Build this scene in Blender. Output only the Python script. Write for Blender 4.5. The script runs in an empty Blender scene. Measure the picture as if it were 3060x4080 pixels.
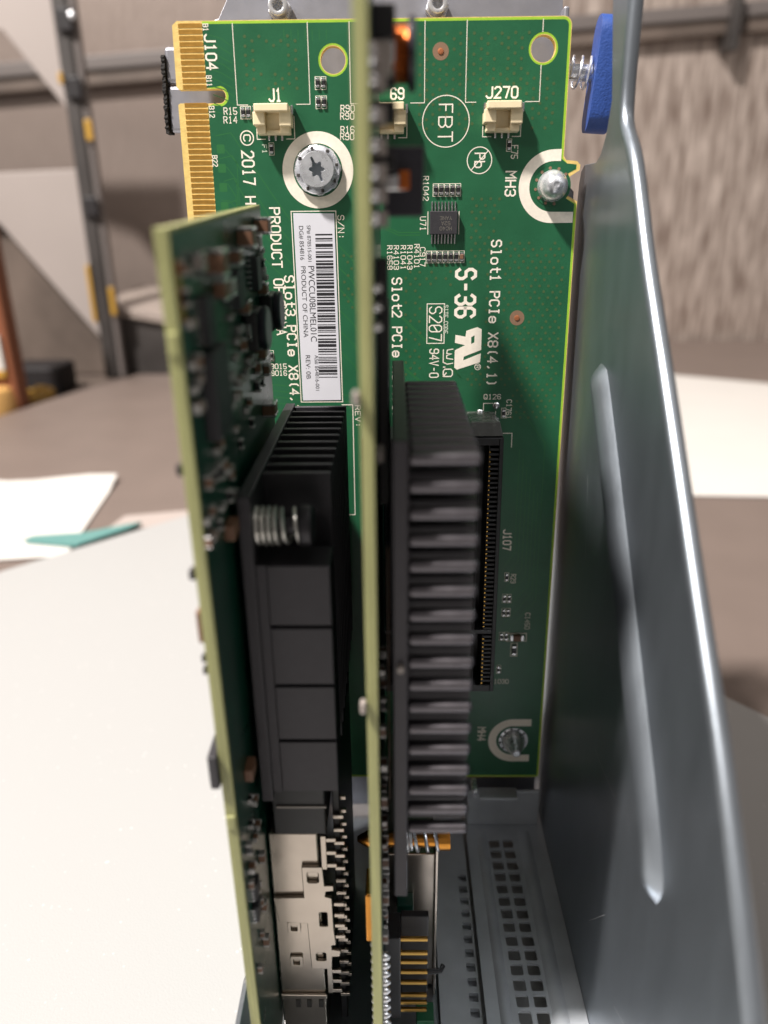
import bpy, bmesh, math, random
from mathutils import Vector, Matrix
from mathutils.geometry import tessellate_polygon

# ------------------------------------------------------------------ camera, world, lamps
S = 0.001                      # all lengths below are millimetres
H0 = 156.0                     # height of the lens above the white panel
scene = bpy.context.scene
COL = scene.collection
def W(x, y, z): return Vector((x * S, y * S, (z + H0) * S))

cam_d = bpy.data.cameras.new('camera')
cam = bpy.data.objects.new('camera', cam_d); COL.objects.link(cam)
def vn(*v): return Vector(v).normalized()
dn = vn(78, 7574, 3060)                                  # plumb line seen by the camera
yd = vn(38, -(3060 * 3060 + 78 * 38) / 7574, 3060)       # depth direction seen by the camera
xd = dn.cross(yd)
if xd.x < 0: xd = -xd
R = Matrix((xd, yd, -dn))                                # world <- camera (x right, y down, z forward)
cx, cy, cz = R @ Vector((1, 0, 0)), R @ Vector((0, -1, 0)), R @ Vector((0, 0, -1))
m = Matrix((cx, cy, cz)).transposed().to_4x4()
m.translation = W(0, -162, 0)
cam.matrix_world = m
cam_d.sensor_fit = 'VERTICAL'; cam_d.sensor_height = 36; cam_d.sensor_width = 27
cam_d.lens = 27.0
cam_d.clip_start = 0.002; cam_d.clip_end = 20
cam_d.dof.use_dof = True; cam_d.dof.focus_distance = 0.153; cam_d.dof.aperture_fstop = 11.5
scene.camera = cam

world = bpy.data.worlds.new('World'); scene.world = world; world.use_nodes = True
wt = world.node_tree                       # plain room: pale ceiling above, dimmer walls, dark floor
tcw = wt.nodes.new('ShaderNodeTexCoord'); sxw = wt.nodes.new('ShaderNodeSeparateXYZ'); rmp = wt.nodes.new('ShaderNodeValToRGB')
mrw = wt.nodes.new('ShaderNodeMapRange'); mrw.inputs[1].default_value = -1
wt.links.new(tcw.outputs['Generated'], sxw.inputs[0]); wt.links.new(sxw.outputs['Z'], mrw.inputs[0]); wt.links.new(mrw.outputs[0], rmp.inputs['Fac'])
rmp.color_ramp.elements[0].position = 0.3; rmp.color_ramp.elements[0].color = (0.07, 0.06, 0.055, 1)
rmp.color_ramp.elements[1].position = 0.9; rmp.color_ramp.elements[1].color = (0.27, 0.255, 0.24, 1)
e_ = rmp.color_ramp.elements.new(0.5); e_.color = (0.215, 0.2, 0.19, 1)
wt.links.new(rmp.outputs['Color'], wt.nodes['Background'].inputs[0])
wt.nodes['Background'].inputs[1].default_value = 1.0

def lamp(name, loc, target, power, size, color, size_y=None):
    l = bpy.data.lights.new(name, 'AREA'); l.energy = power; l.color = color
    l.shape = 'DISK' if size_y is None else 'RECTANGLE'; l.size = size
    if size_y: l.size_y = size_y
    o = bpy.data.objects.new(name, l); COL.objects.link(o); o.location = loc
    d = Vector(target) - Vector(loc); o.rotation_euler = d.to_track_quat('-Z', 'Y').to_euler()
    return o
lamp('ceiling_lamp', (-0.67, -0.415, 1.50), (0, 0, 0.1), 66, 0.11, (1.0, 0.95, 0.905))
lamp('ceiling_lamp_far', (-1.15, -0.80, 1.2), (0, 0, 0.1), 7, 0.3, (1.0, 0.94, 0.87))
lamp('ceiling_tube', (0.9, -0.55, 1.5), (0.1, 0.1, 0.0), 1.5, 0.9, (1.0, 0.94, 0.88), 0.25)

scene.view_settings.view_transform = 'Standard'; scene.view_settings.look = 'None'
scene.view_settings.exposure = 0.0; scene.view_settings.gamma = 1.0
scene.view_settings.use_curve_mapping = False
scene.cycles.use_denoising = True
scene.cycles.max_bounces = 10

# ------------------------------------------------------------------ materials
def srgb(r, g, b):
    f = lambda c: (c / 12.92 if c <= 0.04045 else ((c + 0.055) / 1.055) ** 2.4)
    return (f(r / 255), f(g / 255), f(b / 255), 1)
def mat(name, col, rough=0.5, metal=0.0, noise=0.0, nscale=300, bump=0.0, bscale=1500, coat=0.0, spec=0.5, stretch=None, aniso=0.0, trans=0.0):
    m = bpy.data.materials.new(name); m.use_nodes = True
    nt = m.node_tree; b = nt.nodes['Principled BSDF']
    b.inputs['Base Color'].default_value = col; b.inputs['Roughness'].default_value = rough
    b.inputs['Metallic'].default_value = metal; b.inputs['Specular IOR Level'].default_value = spec
    b.inputs['Coat Weight'].default_value = coat; b.inputs['Coat Roughness'].default_value = 0.12
    b.inputs['Anisotropic'].default_value = aniso
    b.inputs['Transmission Weight'].default_value = trans
    if noise or bump:
        tc = nt.nodes.new('ShaderNodeTexCoord'); src = tc.outputs['Object']
        if stretch:
            mp = nt.nodes.new('ShaderNodeMapping'); mp.inputs['Scale'].default_value = stretch
            nt.links.new(src, mp.inputs['Vector']); src = mp.outputs['Vector']
    if noise:
        n = nt.nodes.new('ShaderNodeTexNoise'); n.inputs['Scale'].default_value = nscale; n.inputs['Detail'].default_value = 5
        nt.links.new(src, n.inputs['Vector'])
        mx = nt.nodes.new('ShaderNodeMix'); mx.data_type = 'RGBA'; mx.blend_type = 'MULTIPLY'; mx.inputs['Factor'].default_value = 1
        rp = nt.nodes.new('ShaderNodeMapRange'); rp.inputs[1].default_value = 0.3; rp.inputs[2].default_value = 0.7
        rp.inputs[3].default_value = 1 - noise; rp.inputs[4].default_value = 1 + noise
        nt.links.new(n.outputs['Fac'], rp.inputs[0])
        mx.inputs['A'].default_value = col; nt.links.new(rp.outputs[0], mx.inputs['B'])
        nt.links.new(mx.outputs['Result'], b.inputs['Base Color'])
        rr = nt.nodes.new('ShaderNodeMapRange'); rr.inputs[3].default_value = max(0.03, rough - 0.12 * noise * 4); rr.inputs[4].default_value = min(1, rough + 0.12 * noise * 4)
        nt.links.new(n.outputs['Fac'], rr.inputs[0]); nt.links.new(rr.outputs[0], b.inputs['Roughness'])
    if bump:
        n2 = nt.nodes.new('ShaderNodeTexNoise'); n2.inputs['Scale'].default_value = bscale; n2.inputs['Detail'].default_value = 3
        nt.links.new(src, n2.inputs['Vector'])
        bp = nt.nodes.new('ShaderNodeBump'); bp.inputs['Strength'].default_value = bump; bp.inputs['Distance'].default_value = 0.0002
        nt.links.new(n2.outputs['Fac'], bp.inputs['Height']); nt.links.new(bp.outputs['Normal'], b.inputs['Normal'])
    return m
M = {
 'fr4': mat('fr4_edge', srgb(222, 190, 112), 0.6, noise=0.12, nscale=900, bump=0.3, bscale=4000),
 'lime': mat('bare_board_border', srgb(150, 192, 52), 0.45, noise=0.08, nscale=500),
 'mask': mat('green_solder_mask', srgb(35, 92, 61), 0.32, noise=0.10, nscale=140, bump=0.12, bscale=900),
 'mask2': mat('green_card_mask', srgb(18, 60, 48), 0.3, noise=0.15, nscale=200, bump=0.1, bscale=1200),
 'lime2': mat('card_edge_resin', srgb(148, 148, 100), 0.5, noise=0.24, nscale=300, bump=0.5, bscale=3000, stretch=(5, 1, 0.12)),
 'trace': mat('trace_under_mask', srgb(44, 104, 58), 0.35),
 'via': mat('tented_via', srgb(68, 92, 56), 0.35),
 'silk': mat('white_silkscreen', srgb(238, 228, 212), 0.6, noise=0.05, nscale=1500),
 'silkd': mat('thin_silkscreen', srgb(190, 200, 180), 0.6),
 'gold': mat('gold_contact', srgb(206, 156, 76), 0.38, 0.85, noise=0.15, nscale=700),
 'goldb': mat('gold_pin', srgb(226, 178, 96), 0.22, 1.0),
 'brass': mat('copper_brass', srgb(206, 140, 62), 0.25, 1.0, noise=0.1, nscale=500),
 'copper': mat('copper_winding', srgb(186, 100, 46), 0.42, 0.85),
 'cop_ring': mat('test_pad_ring', srgb(132, 104, 82), 0.5),
 'cop_dot': mat('test_pad_copper', srgb(205, 130, 90), 0.4, 0.7),
 'cream': mat('cream_nylon', srgb(236, 218, 180), 0.45, noise=0.04, nscale=800),
 'black': mat('black_plastic', srgb(30, 28, 30), 0.42, noise=0.12, nscale=900, bump=0.15, bscale=3500),
 'chip': mat('chip_epoxy', srgb(46, 44, 48), 0.55, noise=0.1, nscale=1500, bump=0.2, bscale=5000),
 'anod': mat('black_anodised', srgb(56, 53, 57), 0.42, 0.4, noise=0.08, nscale=700, bump=0.1, bscale=4000),
 'pinm': mat('lit_anodised_pin', srgb(104, 100, 104), 0.38, 0.92, noise=0.06, nscale=900),  # paler copy of the black anodising, so the outer pins look lit
 'solder': mat('solder_tin', srgb(216, 214, 214), 0.24, 1.0, noise=0.12, nscale=1200),
 'scratch': mat('bright_scratch', srgb(196, 198, 202), 0.4, 0.5),
 'dull': mat('dull_tin', srgb(178, 174, 172), 0.42, 0.6),
 'chrome': mat('zinc_screw', srgb(226, 227, 231), 0.28, 0.72, noise=0.12, nscale=700),
 'spring': mat('bright_spring_wire', srgb(216, 212, 206), 0.3, 0.75),
 'steel': mat('galvanised_sheet', srgb(152, 159, 167), 0.36, 0.9, noise=0.07, nscale=160, bump=0.07, bscale=2200, stretch=(1, 1, 0.4)),
 'steelf': mat('lightened_floor_sheet', srgb(194, 198, 203), 0.42, 0.3, noise=0.10, nscale=120, bump=0.05, bscale=2500),  # cage steel made paler, standing in for light on the base
 'steelb': mat('grey_back_sheet', srgb(168, 168, 176), 0.42, 0.75, noise=0.05, nscale=400, bump=0.1, bscale=5000),
 'nickel': mat('nickel_cage', srgb(192, 180, 168), 0.24, 0.95, noise=0.10, nscale=120, bump=0.08, bscale=250),
 'cap': mat('ceramic_capacitor', srgb(118, 84, 64), 0.5, noise=0.1, nscale=900),
 'tan': mat('ferrite_grey', srgb(150, 140, 134), 0.4),
 'blue': mat('blue_plastic', srgb(40, 72, 142), 0.5, noise=0.08, nscale=700, bump=0.5, bscale=2600),
 'foam': mat('black_foam', srgb(28, 26, 25), 0.95, bump=1.0, bscale=2500),
 'paper': mat('white_paper', srgb(206, 202, 197), 0.7, noise=0.02, nscale=20),
 'label': mat('white_label', srgb(212, 211, 218), 0.4, noise=0.02, nscale=200),
 'ink': mat('black_ink', srgb(28, 26, 30), 0.6),
 'inkf': mat('faint_ink', srgb(190, 178, 176), 0.7),
 'chipink': mat('laser_marking', srgb(108, 104, 96), 0.6),
 'teal': mat('teal_plastic', srgb(92, 140, 136), 0.4),
 'greyc': mat('grey_card', srgb(172, 160, 154), 0.6),
 'clear': mat('grey_latch_plastic', srgb(98, 98, 94), 0.25, noise=0.2, nscale=500),
 'table': mat('grey_brown_laminate', srgb(114, 101, 94), 0.5, noise=0.05, nscale=30),
 'rail': mat('grey_painted_rail', srgb(104, 97, 94), 0.5),
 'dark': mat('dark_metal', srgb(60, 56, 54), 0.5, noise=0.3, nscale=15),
 'blackbox': mat('black_case', srgb(26, 22, 24), 0.6),
 'wood': mat('brown_wood', srgb(120, 70, 44), 0.6, noise=0.2, nscale=30, stretch=(1, 1, .1)),
 'yellow': mat('yellow_tape', srgb(176, 136, 54), 0.5),
 'orange': mat('tan_tape_roll', srgb(204, 160, 96), 0.5),
 'foil2': mat('pale_foam_sheet', srgb(160, 150, 145), 0.55, noise=0.06, nscale=8),
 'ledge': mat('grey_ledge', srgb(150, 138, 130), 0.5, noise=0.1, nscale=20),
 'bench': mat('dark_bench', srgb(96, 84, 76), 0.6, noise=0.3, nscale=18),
 'pen': mat('dark_ferrite', srgb(44, 42, 50), 0.35),
}
# white speckled panel: cream powder coat with tiny bright and dark flecks
def mat_panel():
    m = mat('speckled_white_coat', srgb(168, 168, 168), 0.42, bump=0.25, bscale=1800, spec=0.4)
    nt = m.node_tree; b = nt.nodes['Principled BSDF']
    tc = nt.nodes.new('ShaderNodeTexCoord')
    v = nt.nodes.new('ShaderNodeTexVoronoi'); v.inputs['Scale'].default_value = 420
    nt.links.new(tc.outputs['Object'], v.inputs['Vector'])
    r = nt.nodes.new('ShaderNodeValToRGB'); e = r.color_ramp.elements
    e[0].position = 0.06; e[0].color = srgb(200, 198, 195); e[1].position = 0.16; e[1].color = srgb(166, 166, 165)
    nt.links.new(v.outputs['Distance'], r.inputs['Fac'])
    n = nt.nodes.new('ShaderNodeTexNoise'); n.inputs['Scale'].default_value = 160; n.inputs['Detail'].default_value = 4
    nt.links.new(tc.outputs['Object'], n.inputs['Vector'])
    mx = nt.nodes.new('ShaderNodeMix'); mx.data_type = 'RGBA'
    g = nt.nodes.new('ShaderNodeMapRange'); g.inputs[1].default_value = 0.5; g.inputs[2].default_value = 0.62
    nt.links.new(n.outputs['Fac'], g.inputs[0]); nt.links.new(g.outputs[0], mx.inputs['Factor'])
    mx.inputs['A'].default_value = srgb(166, 166, 165); nt.links.new(r.outputs['Color'], mx.inputs['B'])
    nt.links.new(mx.outputs['Result'], b.inputs['Base Color'])
    return m
M['panel'] = mat_panel()
# foil wall: brownish metallised film with vertical ribs, its glints painted as pale streaks
def mat_wall():
    m = mat('ribbed_foil_wall', srgb(150, 130, 118), 0.3, 0.45)
    nt = m.node_tree; b = nt.nodes['Principled BSDF']
    tc = nt.nodes.new('ShaderNodeTexCoord')
    mp = nt.nodes.new('ShaderNodeMapping'); mp.inputs['Scale'].default_value = (1, 1, 0.13)
    nt.links.new(tc.outputs['Object'], mp.inputs['Vector'])
    n = nt.nodes.new('ShaderNodeTexNoise'); n.inputs['Scale'].default_value = 170; n.inputs['Detail'].default_value = 6
    nt.links.new(mp.outputs['Vector'], n.inputs['Vector'])
    n2 = nt.nodes.new('ShaderNodeTexNoise'); n2.inputs['Scale'].default_value = 5
    nt.links.new(tc.outputs['Object'], n2.inputs['Vector'])
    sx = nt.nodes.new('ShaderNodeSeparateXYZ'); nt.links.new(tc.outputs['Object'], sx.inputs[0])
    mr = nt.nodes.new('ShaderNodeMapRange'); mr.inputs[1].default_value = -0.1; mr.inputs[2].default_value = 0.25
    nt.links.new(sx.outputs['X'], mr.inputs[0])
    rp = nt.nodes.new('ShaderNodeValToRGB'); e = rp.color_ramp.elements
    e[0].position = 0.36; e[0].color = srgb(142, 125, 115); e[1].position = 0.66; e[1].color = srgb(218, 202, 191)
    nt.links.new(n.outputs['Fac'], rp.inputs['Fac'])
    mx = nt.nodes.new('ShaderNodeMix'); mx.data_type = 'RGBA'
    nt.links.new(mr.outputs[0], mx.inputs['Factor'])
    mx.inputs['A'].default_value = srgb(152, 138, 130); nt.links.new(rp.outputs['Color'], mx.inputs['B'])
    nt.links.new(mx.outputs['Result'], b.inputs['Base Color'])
    bp = nt.nodes.new('ShaderNodeBump'); bp.inputs['Strength'].default_value = 0.6; bp.inputs['Distance'].default_value = 0.0022
    nt.links.new(n.outputs['Fac'], bp.inputs['Height']); nt.links.new(bp.outputs['Normal'], b.inputs['Normal'])
    return m
M['wall'] = mat_wall()

# ------------------------------------------------------------------ mesh helpers
class MB:
    """collects solids (mm, local to the parent) and links them as one mesh object"""
    def __init__(s): s.v = []; s.f = []
    def add(s, vs, fs):
        n = len(s.v); s.v += [tuple(p) for p in vs]; s.f += [tuple(i + n for i in f) for f in fs]; return s
    def box(s, x0, y0, z0, x1, y1, z1):
        if x0 > x1: x0, x1 = x1, x0
        if y0 > y1: y0, y1 = y1, y0
        if z0 > z1: z0, z1 = z1, z0
        return s.add([(x0,y0,z0),(x1,y0,z0),(x1,y1,z0),(x0,y1,z0),(x0,y0,z1),(x1,y0,z1),(x1,y1,z1),(x0,y1,z1)],
                     [(0,3,2,1),(4,5,6,7),(0,1,5,4),(1,2,6,5),(2,3,7,6),(3,0,4,7)])
    def cbox(s, c, d): return s.box(c[0]-d[0]/2, c[1]-d[1]/2, c[2]-d[2]/2, c[0]+d[0]/2, c[1]+d[1]/2, c[2]+d[2]/2)
    def lathe(s, c, axis, prof, n=20, a0=0.0):
        """prof: list of (distance along axis, radius); closed with caps"""
        ax = Vector(axis).normalized(); t = Vector((0,0,1)) if abs(ax.z) < .9 else Vector((1,0,0))
        u = ax.cross(t).normalized(); w = ax.cross(u); c = Vector(c); vs = []; fs = []
        for (h, r) in prof:
            for k in range(n):
                a = a0 + 2*math.pi*k/n; vs.append(c + ax*h + (u*math.cos(a) + w*math.sin(a))*r)
        for i in range(len(prof)-1):
            for k in range(n):
                k2 = (k+1) % n; fs.append((i*n+k, i*n+k2, (i+1)*n+k2, (i+1)*n+k))
        fs.append(tuple(range(n-1, -1, -1))); fs.append(tuple((len(prof)-1)*n + k for k in range(n)))
        return s.add(vs, fs)
    def cyl(s, c, axis, r, h, n=20): return s.lathe(c, axis, [(0, r), (h, r)], n)
    def ring(s, c, axis, r0, r1, h, n=28):
        ax = Vector(axis).normalized(); t = Vector((0,0,1)) if abs(ax.z) < .9 else Vector((1,0,0))
        u = ax.cross(t).normalized(); w = ax.cross(u); c = Vector(c); vs = []; fs = []
        for (hh, r) in ((0, r0), (0, r1), (h, r1), (h, r0)):
            for k in range(n):
                a = 2*math.pi*k/n; vs.append(c + ax*hh + (u*math.cos(a) + w*math.sin(a))*r)
        for i in range(4):
            for k in range(n):
                k2 = (k+1) % n; j = (i+1) % 4; fs.append((i*n+k, i*n+k2, j*n+k2, j*n+k))
        return s.add(vs, fs)
    def tube(s, pts, r, n=8, closed=False):
        pts = [Vector(p) for p in pts]; vs = []; fs = []; L = len(pts); up = None
        for i, p in enumerate(pts):
            a = pts[i-1] if (i > 0 or closed) else p; b = pts[(i+1) % L] if (i < L-1 or closed) else p
            d = (b - a).normalized()
            if up is None: up = d.cross(Vector((.3,.2,.93))).normalized()
            u = (up - d*up.dot(d)).normalized(); up = u; w = d.cross(u)
            for k in range(n):
                t = 2*math.pi*k/n; vs.append(p + (u*math.cos(t) + w*math.sin(t))*r)
        for i in range(L if closed else L-1):
            for k in range(n):
                k2 = (k+1) % n; j = (i+1) % L; fs.append((i*n+k, i*n+k2, j*n+k2, j*n+k))
        if not closed: fs.append(tuple(range(n-1,-1,-1))); fs.append(tuple((L-1)*n+k for k in range(n)))
        return s.add(vs, fs)
    def slab(s, loops, fn, d0, d1):
        """2D loops (first outer, others holes) extruded; fn(a, b, d) -> (x, y, z)"""
        tri = tessellate_polygon([[Vector((p[0], p[1], 0)) for p in l] for l in loops])
        flat = [p for l in loops for p in l]; n = len(flat)
        vs = [fn(p[0], p[1], d0) for p in flat] + [fn(p[0], p[1], d1) for p in flat]
        fs = [tuple(t) for t in tri] + [tuple(i + n for i in reversed(t)) for t in tri]
        o = 0
        for l in loops:
            k = len(l)
            for i in range(k): fs.append((o+i, o+(i+1) % k, n+o+(i+1) % k, n+o+i))
            o += k
        return s.add(vs, fs)
    def mesh(s, name, material, bevel=0, seg=2, smooth=False, fix=True):
        me = bpy.data.meshes.new(name)
        me.from_pydata([(x*S, y*S, z*S) for x, y, z in s.v], [], s.f)
        if fix or bevel:
            bm = bmesh.new(); bm.from_mesh(me)
            bmesh.ops.recalc_face_normals(bm, faces=bm.faces)
            if bevel:
                es = [e for e in bm.edges if len(e.link_faces) == 2 and e.calc_face_angle(0) > 0.6]
                bmesh.ops.bevel(bm, geom=es, offset=bevel*S, segments=seg, affect='EDGES', clamp_overlap=True, profile=0.5)
            bm.to_mesh(me); bm.free()
        if smooth:
            for p in me.polygons: p.use_smooth = True
            try: me.set_sharp_from_angle(angle=math.radians(38))
            except Exception: pass
        me.materials.append(M[material])
        return me
    def build(s, name, material, parent=None, bevel=0, seg=2, smooth=False, loc=None, fix=True):
        return put(name, s.mesh(name, material, bevel, seg, smooth, fix), parent, loc)
def put(name, me, parent=None, loc=None, rot=None):
    o = bpy.data.objects.new(name, me); COL.objects.link(o); o.parent = parent
    if loc is not None: o.location = Vector(loc) * S
    if rot is not None: o.rotation_euler = rot
    return o
def empty(name, loc, rot=(0,0,0), parent=None):
    o = bpy.data.objects.new(name, None); COL.objects.link(o); o.location = loc; o.rotation_euler = rot; o.parent = parent
    o.empty_display_size = 0.005
    return o
def tag(o, label=None, cat=None, group=None, kind=None):
    if label: o['label'] = label
    if cat: o['category'] = cat
    if group: o['group'] = group
    if kind: o['kind'] = kind
    return o
def rrect(x0, y0, x1, y1, r, n=4):
    out = []
    for (cx_, cy_, a0) in ((x1-r, y1-r, 0), (x0+r, y1-r, 90), (x0+r, y0+r, 180), (x1-r, y0+r, 270)):
        for k in range(n+1):
            a = math.radians(a0 + 90*k/n); out.append((cx_ + r*math.cos(a), cy_ + r*math.sin(a)))
    return out
def circle(x, y, r, n=28): return [(x + r*math.cos(2*math.pi*k/n), y + r*math.sin(2*math.pi*k/n)) for k in range(n)]
def helix(x0, x1, y, z, r, turns, n=18):
    N = int(turns*n); return [(x0 + (x1-x0)*k/N, y + r*math.cos(2*math.pi*k/n), z + r*math.sin(2*math.pi*k/n)) for k in range(N+1)]

# ------------------------------------------------------------------ stroke lettering
GL = {'0':'10 01 05 16 36 45 41 30 10','1':'15 26 20|10 30','2':'05 16 36 45 44 00 40','3':'05 16 36 45 44 33 13|33 42 41 30 10 01','4':'30 36 02 42',
'5':'46 06 03 33 42 41 30 10 01','6':'45 36 16 05 01 10 30 41 42 33 03','7':'06 46 20','8':'13 04 05 16 36 45 44 33 13 02 01 10 30 41 42 33','9':'01 10 30 41 45 36 16 05 04 13 43',
'A':'00 26 40|12 32','B':'00 06 36 45 44 33 03|33 42 41 30 00','C':'45 36 16 05 01 10 30 41','D':'00 06 26 44 42 20 00','E':'46 06 00 40|03 33','F':'46 06 00|03 33',
'H':'00 06|40 46|03 43','I':'16 36|26 20|10 30','J':'46 41 30 10 01','L':'06 00 40','M':'00 06 23 46 40','N':'00 06 40 46','O':'10 01 05 16 36 45 41 30 10','P':'00 06 36 45 44 33 03',
'Q':'10 01 05 16 36 45 41 30 10|22 40','R':'00 06 36 45 44 33 03|23 40','S':'45 36 16 05 04 13 33 42 41 30 10 01','T':'06 46|26 20','U':'06 01 10 30 41 46','V':'06 20 46','W':'06 10 24 30 46',
'X':'00 46|06 40','Y':'06 23 46|23 20','l':'16 26 20|10 30','o':'10 01 03 14 34 43 41 30 10','t':'26 21 30 40|14 44','e':'02 42 43 34 14 03 01 10 30 41','b':'06 00|03 14 34 43 41 30 10 01',
'(':'36 25 21 30',')':'16 25 21 10',',':'21 10','-':'13 33',':':'24 25|21 22','.':'20 21','/':'00 46','K':'00 06|46 03 40','w':'04 10 22 30 44','@':'10 01 05 16 36 45 41 30 10|02 44','~':'40 46 16 05 04 13 43|23 00'}
def ribbon(mb, pts, w, h, fn, closed=False):
    P = [Vector(p) for p in pts]; n = len(P); L = []; Rr = []
    for i in range(n):
        if closed: d0 = (P[i]-P[i-1]).normalized(); d1 = (P[(i+1)%n]-P[i]).normalized()
        else:
            d1 = (P[i+1]-P[i]).normalized() if i < n-1 else None; d0 = (P[i]-P[i-1]).normalized() if i > 0 else None
            d0 = d0 or d1; d1 = d1 or d0
        t = (d0+d1); t = t.normalized() if t.length > 1e-6 else d0
        nn = Vector((-t.y, t.x)); k = w/2/max(0.45, nn.dot(Vector((-d0.y, d0.x))))
        q = P[i]
        if not closed and i == 0: q = q - d0*w*0.35
        if not closed and i == n-1: q = q + d0*w*0.35
        L.append(q + nn*k); Rr.append(q - nn*k)
    vs = [fn(p.x, p.y, h) for p in L] + [fn(p.x, p.y, h) for p in Rr]
    fs = [(i, (i+1) % n, n + (i+1) % n, n+i) for i in range(n if closed else n-1)]
    mb.add(vs, fs)
RB = lambda a, b, d: (a, -d, b)            # board plane: a right, b up, d in front
def stroke_text(mb, txt, cu, cv, length, height, rot, w=0.17, h=0.06, fn=RB):
    n = len(txt); adv = length/n if n > 1 else length; gw = adv*0.7 if n > 1 else length*0.95
    for i, ch in enumerate(txt):
        if ch == ' ': continue
        x0 = -length/2 + i*adv + (adv-gw)/2
        for si, st in enumerate(GL[ch].split('|')):
            pts = [(x0 + int(p[0])/4*gw, (int(p[1])/6 - .5)*height) for p in st.split()]
            pts = [(cu + y, cv - x) if rot else (cu + x, cv + y) for x, y in pts]
            cl = len(pts) > 3 and (Vector(pts[0])-Vector(pts[-1])).length < 1e-6
            ribbon(mb, pts[:-1] if cl else pts, w, h + 0.004*si, fn, cl)
def font_text(name, txt, cu, cv, length, height, material, parent, h=0.1):
    c = bpy.data.curves.new(name, 'FONT'); c.body = txt; c.size = 1; c.align_x = 'CENTER'; c.align_y = 'CENTER'
    o = bpy.data.objects.new(name, c); COL.objects.link(o)
    bpy.context.view_layer.update()
    me = bpy.data.meshes.new_from_object(o.evaluated_get(bpy.context.evaluated_depsgraph_get()))
    bpy.data.objects.remove(o); bpy.data.curves.remove(c)
    xs = [v.co.x for v in me.vertices]; ys = [v.co.y for v in me.vertices]
    sx = length/(max(xs)-min(xs)); sy = height/(max(ys)-min(ys)); mx, my = (max(xs)+min(xs))/2, (max(ys)+min(ys))/2
    for v in me.vertices:
        x, y = (v.co.x-mx)*sx, (v.co.y-my)*sy
        v.co = Vector((cu + y, -h, cv - x))*S
    me.materials.clear(); me.materials.append(M[material])
    return put(name, me, parent)

# ------------------------------------------------------------------ setting: table, wall
mb = MB(); mb.slab([[(-470,-420),(520,-420),(560,779),(-262,779),(-274,600),(-330,420),(-376,150)]], lambda a,b,d:(a,b,d), -28, -3)
tag(put('table', mb.mesh('table', 'table', bevel=1.5), None, (0,0,0)), kind='structure')
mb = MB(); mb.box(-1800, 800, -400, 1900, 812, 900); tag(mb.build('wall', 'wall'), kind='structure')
mb = MB(); mb.box(-900, -300, -34, -283, 790, -14); tag(mb.build('side_bench', 'bench'), kind='structure')

# white panel under everything, turned so that a corner lies behind the riser
mb = MB(); mb.slab([[(-370,-29),(-66,266),(240,-95),(200,-400),(-420,-400)]], lambda a,b,d:(a,b,d), -2.9, 0)
tag(mb.build('white_panel', 'panel', bevel=0.6), 'speckled cream white metal panel lying under the upright riser', 'panel')

# ------------------------------------------------------------------ riser board
TILT = math.radians(-3.1)
riser = empty('riser_board', W(0,0,0), (TILT,0,0))
tag(riser, 'green riser circuit board standing upright with gold edge contacts and white lettering', 'circuit board')
def arc(cx_, cy_, r, a0, a1, n=6): return [(cx_ + r*math.cos(math.radians(a0+(a1-a0)*k/n)), cy_ + r*math.sin(math.radians(a0+(a1-a0)*k/n))) for k in range(n+1)]
outline = ([(-40.6, 17.3), (-40.7, -56), (-39.7, -57), (-34, -57), (-34, -134.8), (35.0, -134.8), (35.8, -134.0), (35.8, -0.3)] +
           [(33.5, 0.95)] + arc(30.75, 2.5, 3.1, -28, -332, 14) + [(33.6, 3.9), (35.9, 5.3), (35.95, 6.2), (35.3, 6.9), (33.2, 7.1), (32.7, 7.8)] +
           arc(31.2, 29.6, 1.5, 0, 90) + [(-39.6, 31.1), (-40.5, 30.4), (-40.65, 20.4), (-40.2, 19.9)] + arc(-32.7, 18.75, 1.2, 90, -90, 8) + [(-40.2, 17.6)])
holes = [circle(-11.1, 24.5, 2.3), circle(27.7, 25.9, 2.25)]
MB().slab([outline] + holes, RB, -1.6, 0).build('board', 'fr4', riser)
def inset_loop(d):
    return ([(-34.95, 17.0), (-34.95, -56.5), (-34+d, -57.5), (-34+d, -134.8+d), (35.8-d, -134.8+d), (35.8-d, -0.75), (33.3, 0.4)] +
            arc(30.75, 2.5, 3.1+d*0.8, -32, -328, 14) + [(33.3, 4.55), (35.3-d*.3, 5.5), (35.2, 6.3), (33.4, 6.5), (32.7-d, 7.4)] +
            arc(31.2, 29.6, 1.5-d, 0, 90) + [(-34.95, 31.1-d), (-34.95, 20.2), (-34.0, 19.95+d*.5)] + arc(-32.7, 18.75, 1.2+d, 80, -80, 8) + [(-34.0, 17.5-d*.5)])
MB().slab([inset_loop(0.12)] + [circle(-11.1, 24.5, 2.42), circle(27.7, 25.9, 2.37)], RB, -0.02, 0.012).build('bare_border', 'lime', riser)
MB().slab([inset_loop(0.55)] + [circle(-11.1, 24.5, 2.75), circle(27.7, 25.9, 2.7)], RB, -0.01, 0.03).build('solder_mask', 'mask', riser)
# gold contacts
me = MB().slab([[(-2.2,-.36),(1.9,-.36),(2.25,-.2),(2.25,.2),(1.9,.36),(-2.2,.36)]], RB, 0, 0.06).mesh('contact', 'gold', bevel=0.03, seg=1)
for k in range(58):
    v = 30.35 - k if k < 11 else 30.35 - k - 2.05
    put('contact', me, riser, (-37.2 + 0.0*k, 0, v))
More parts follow.
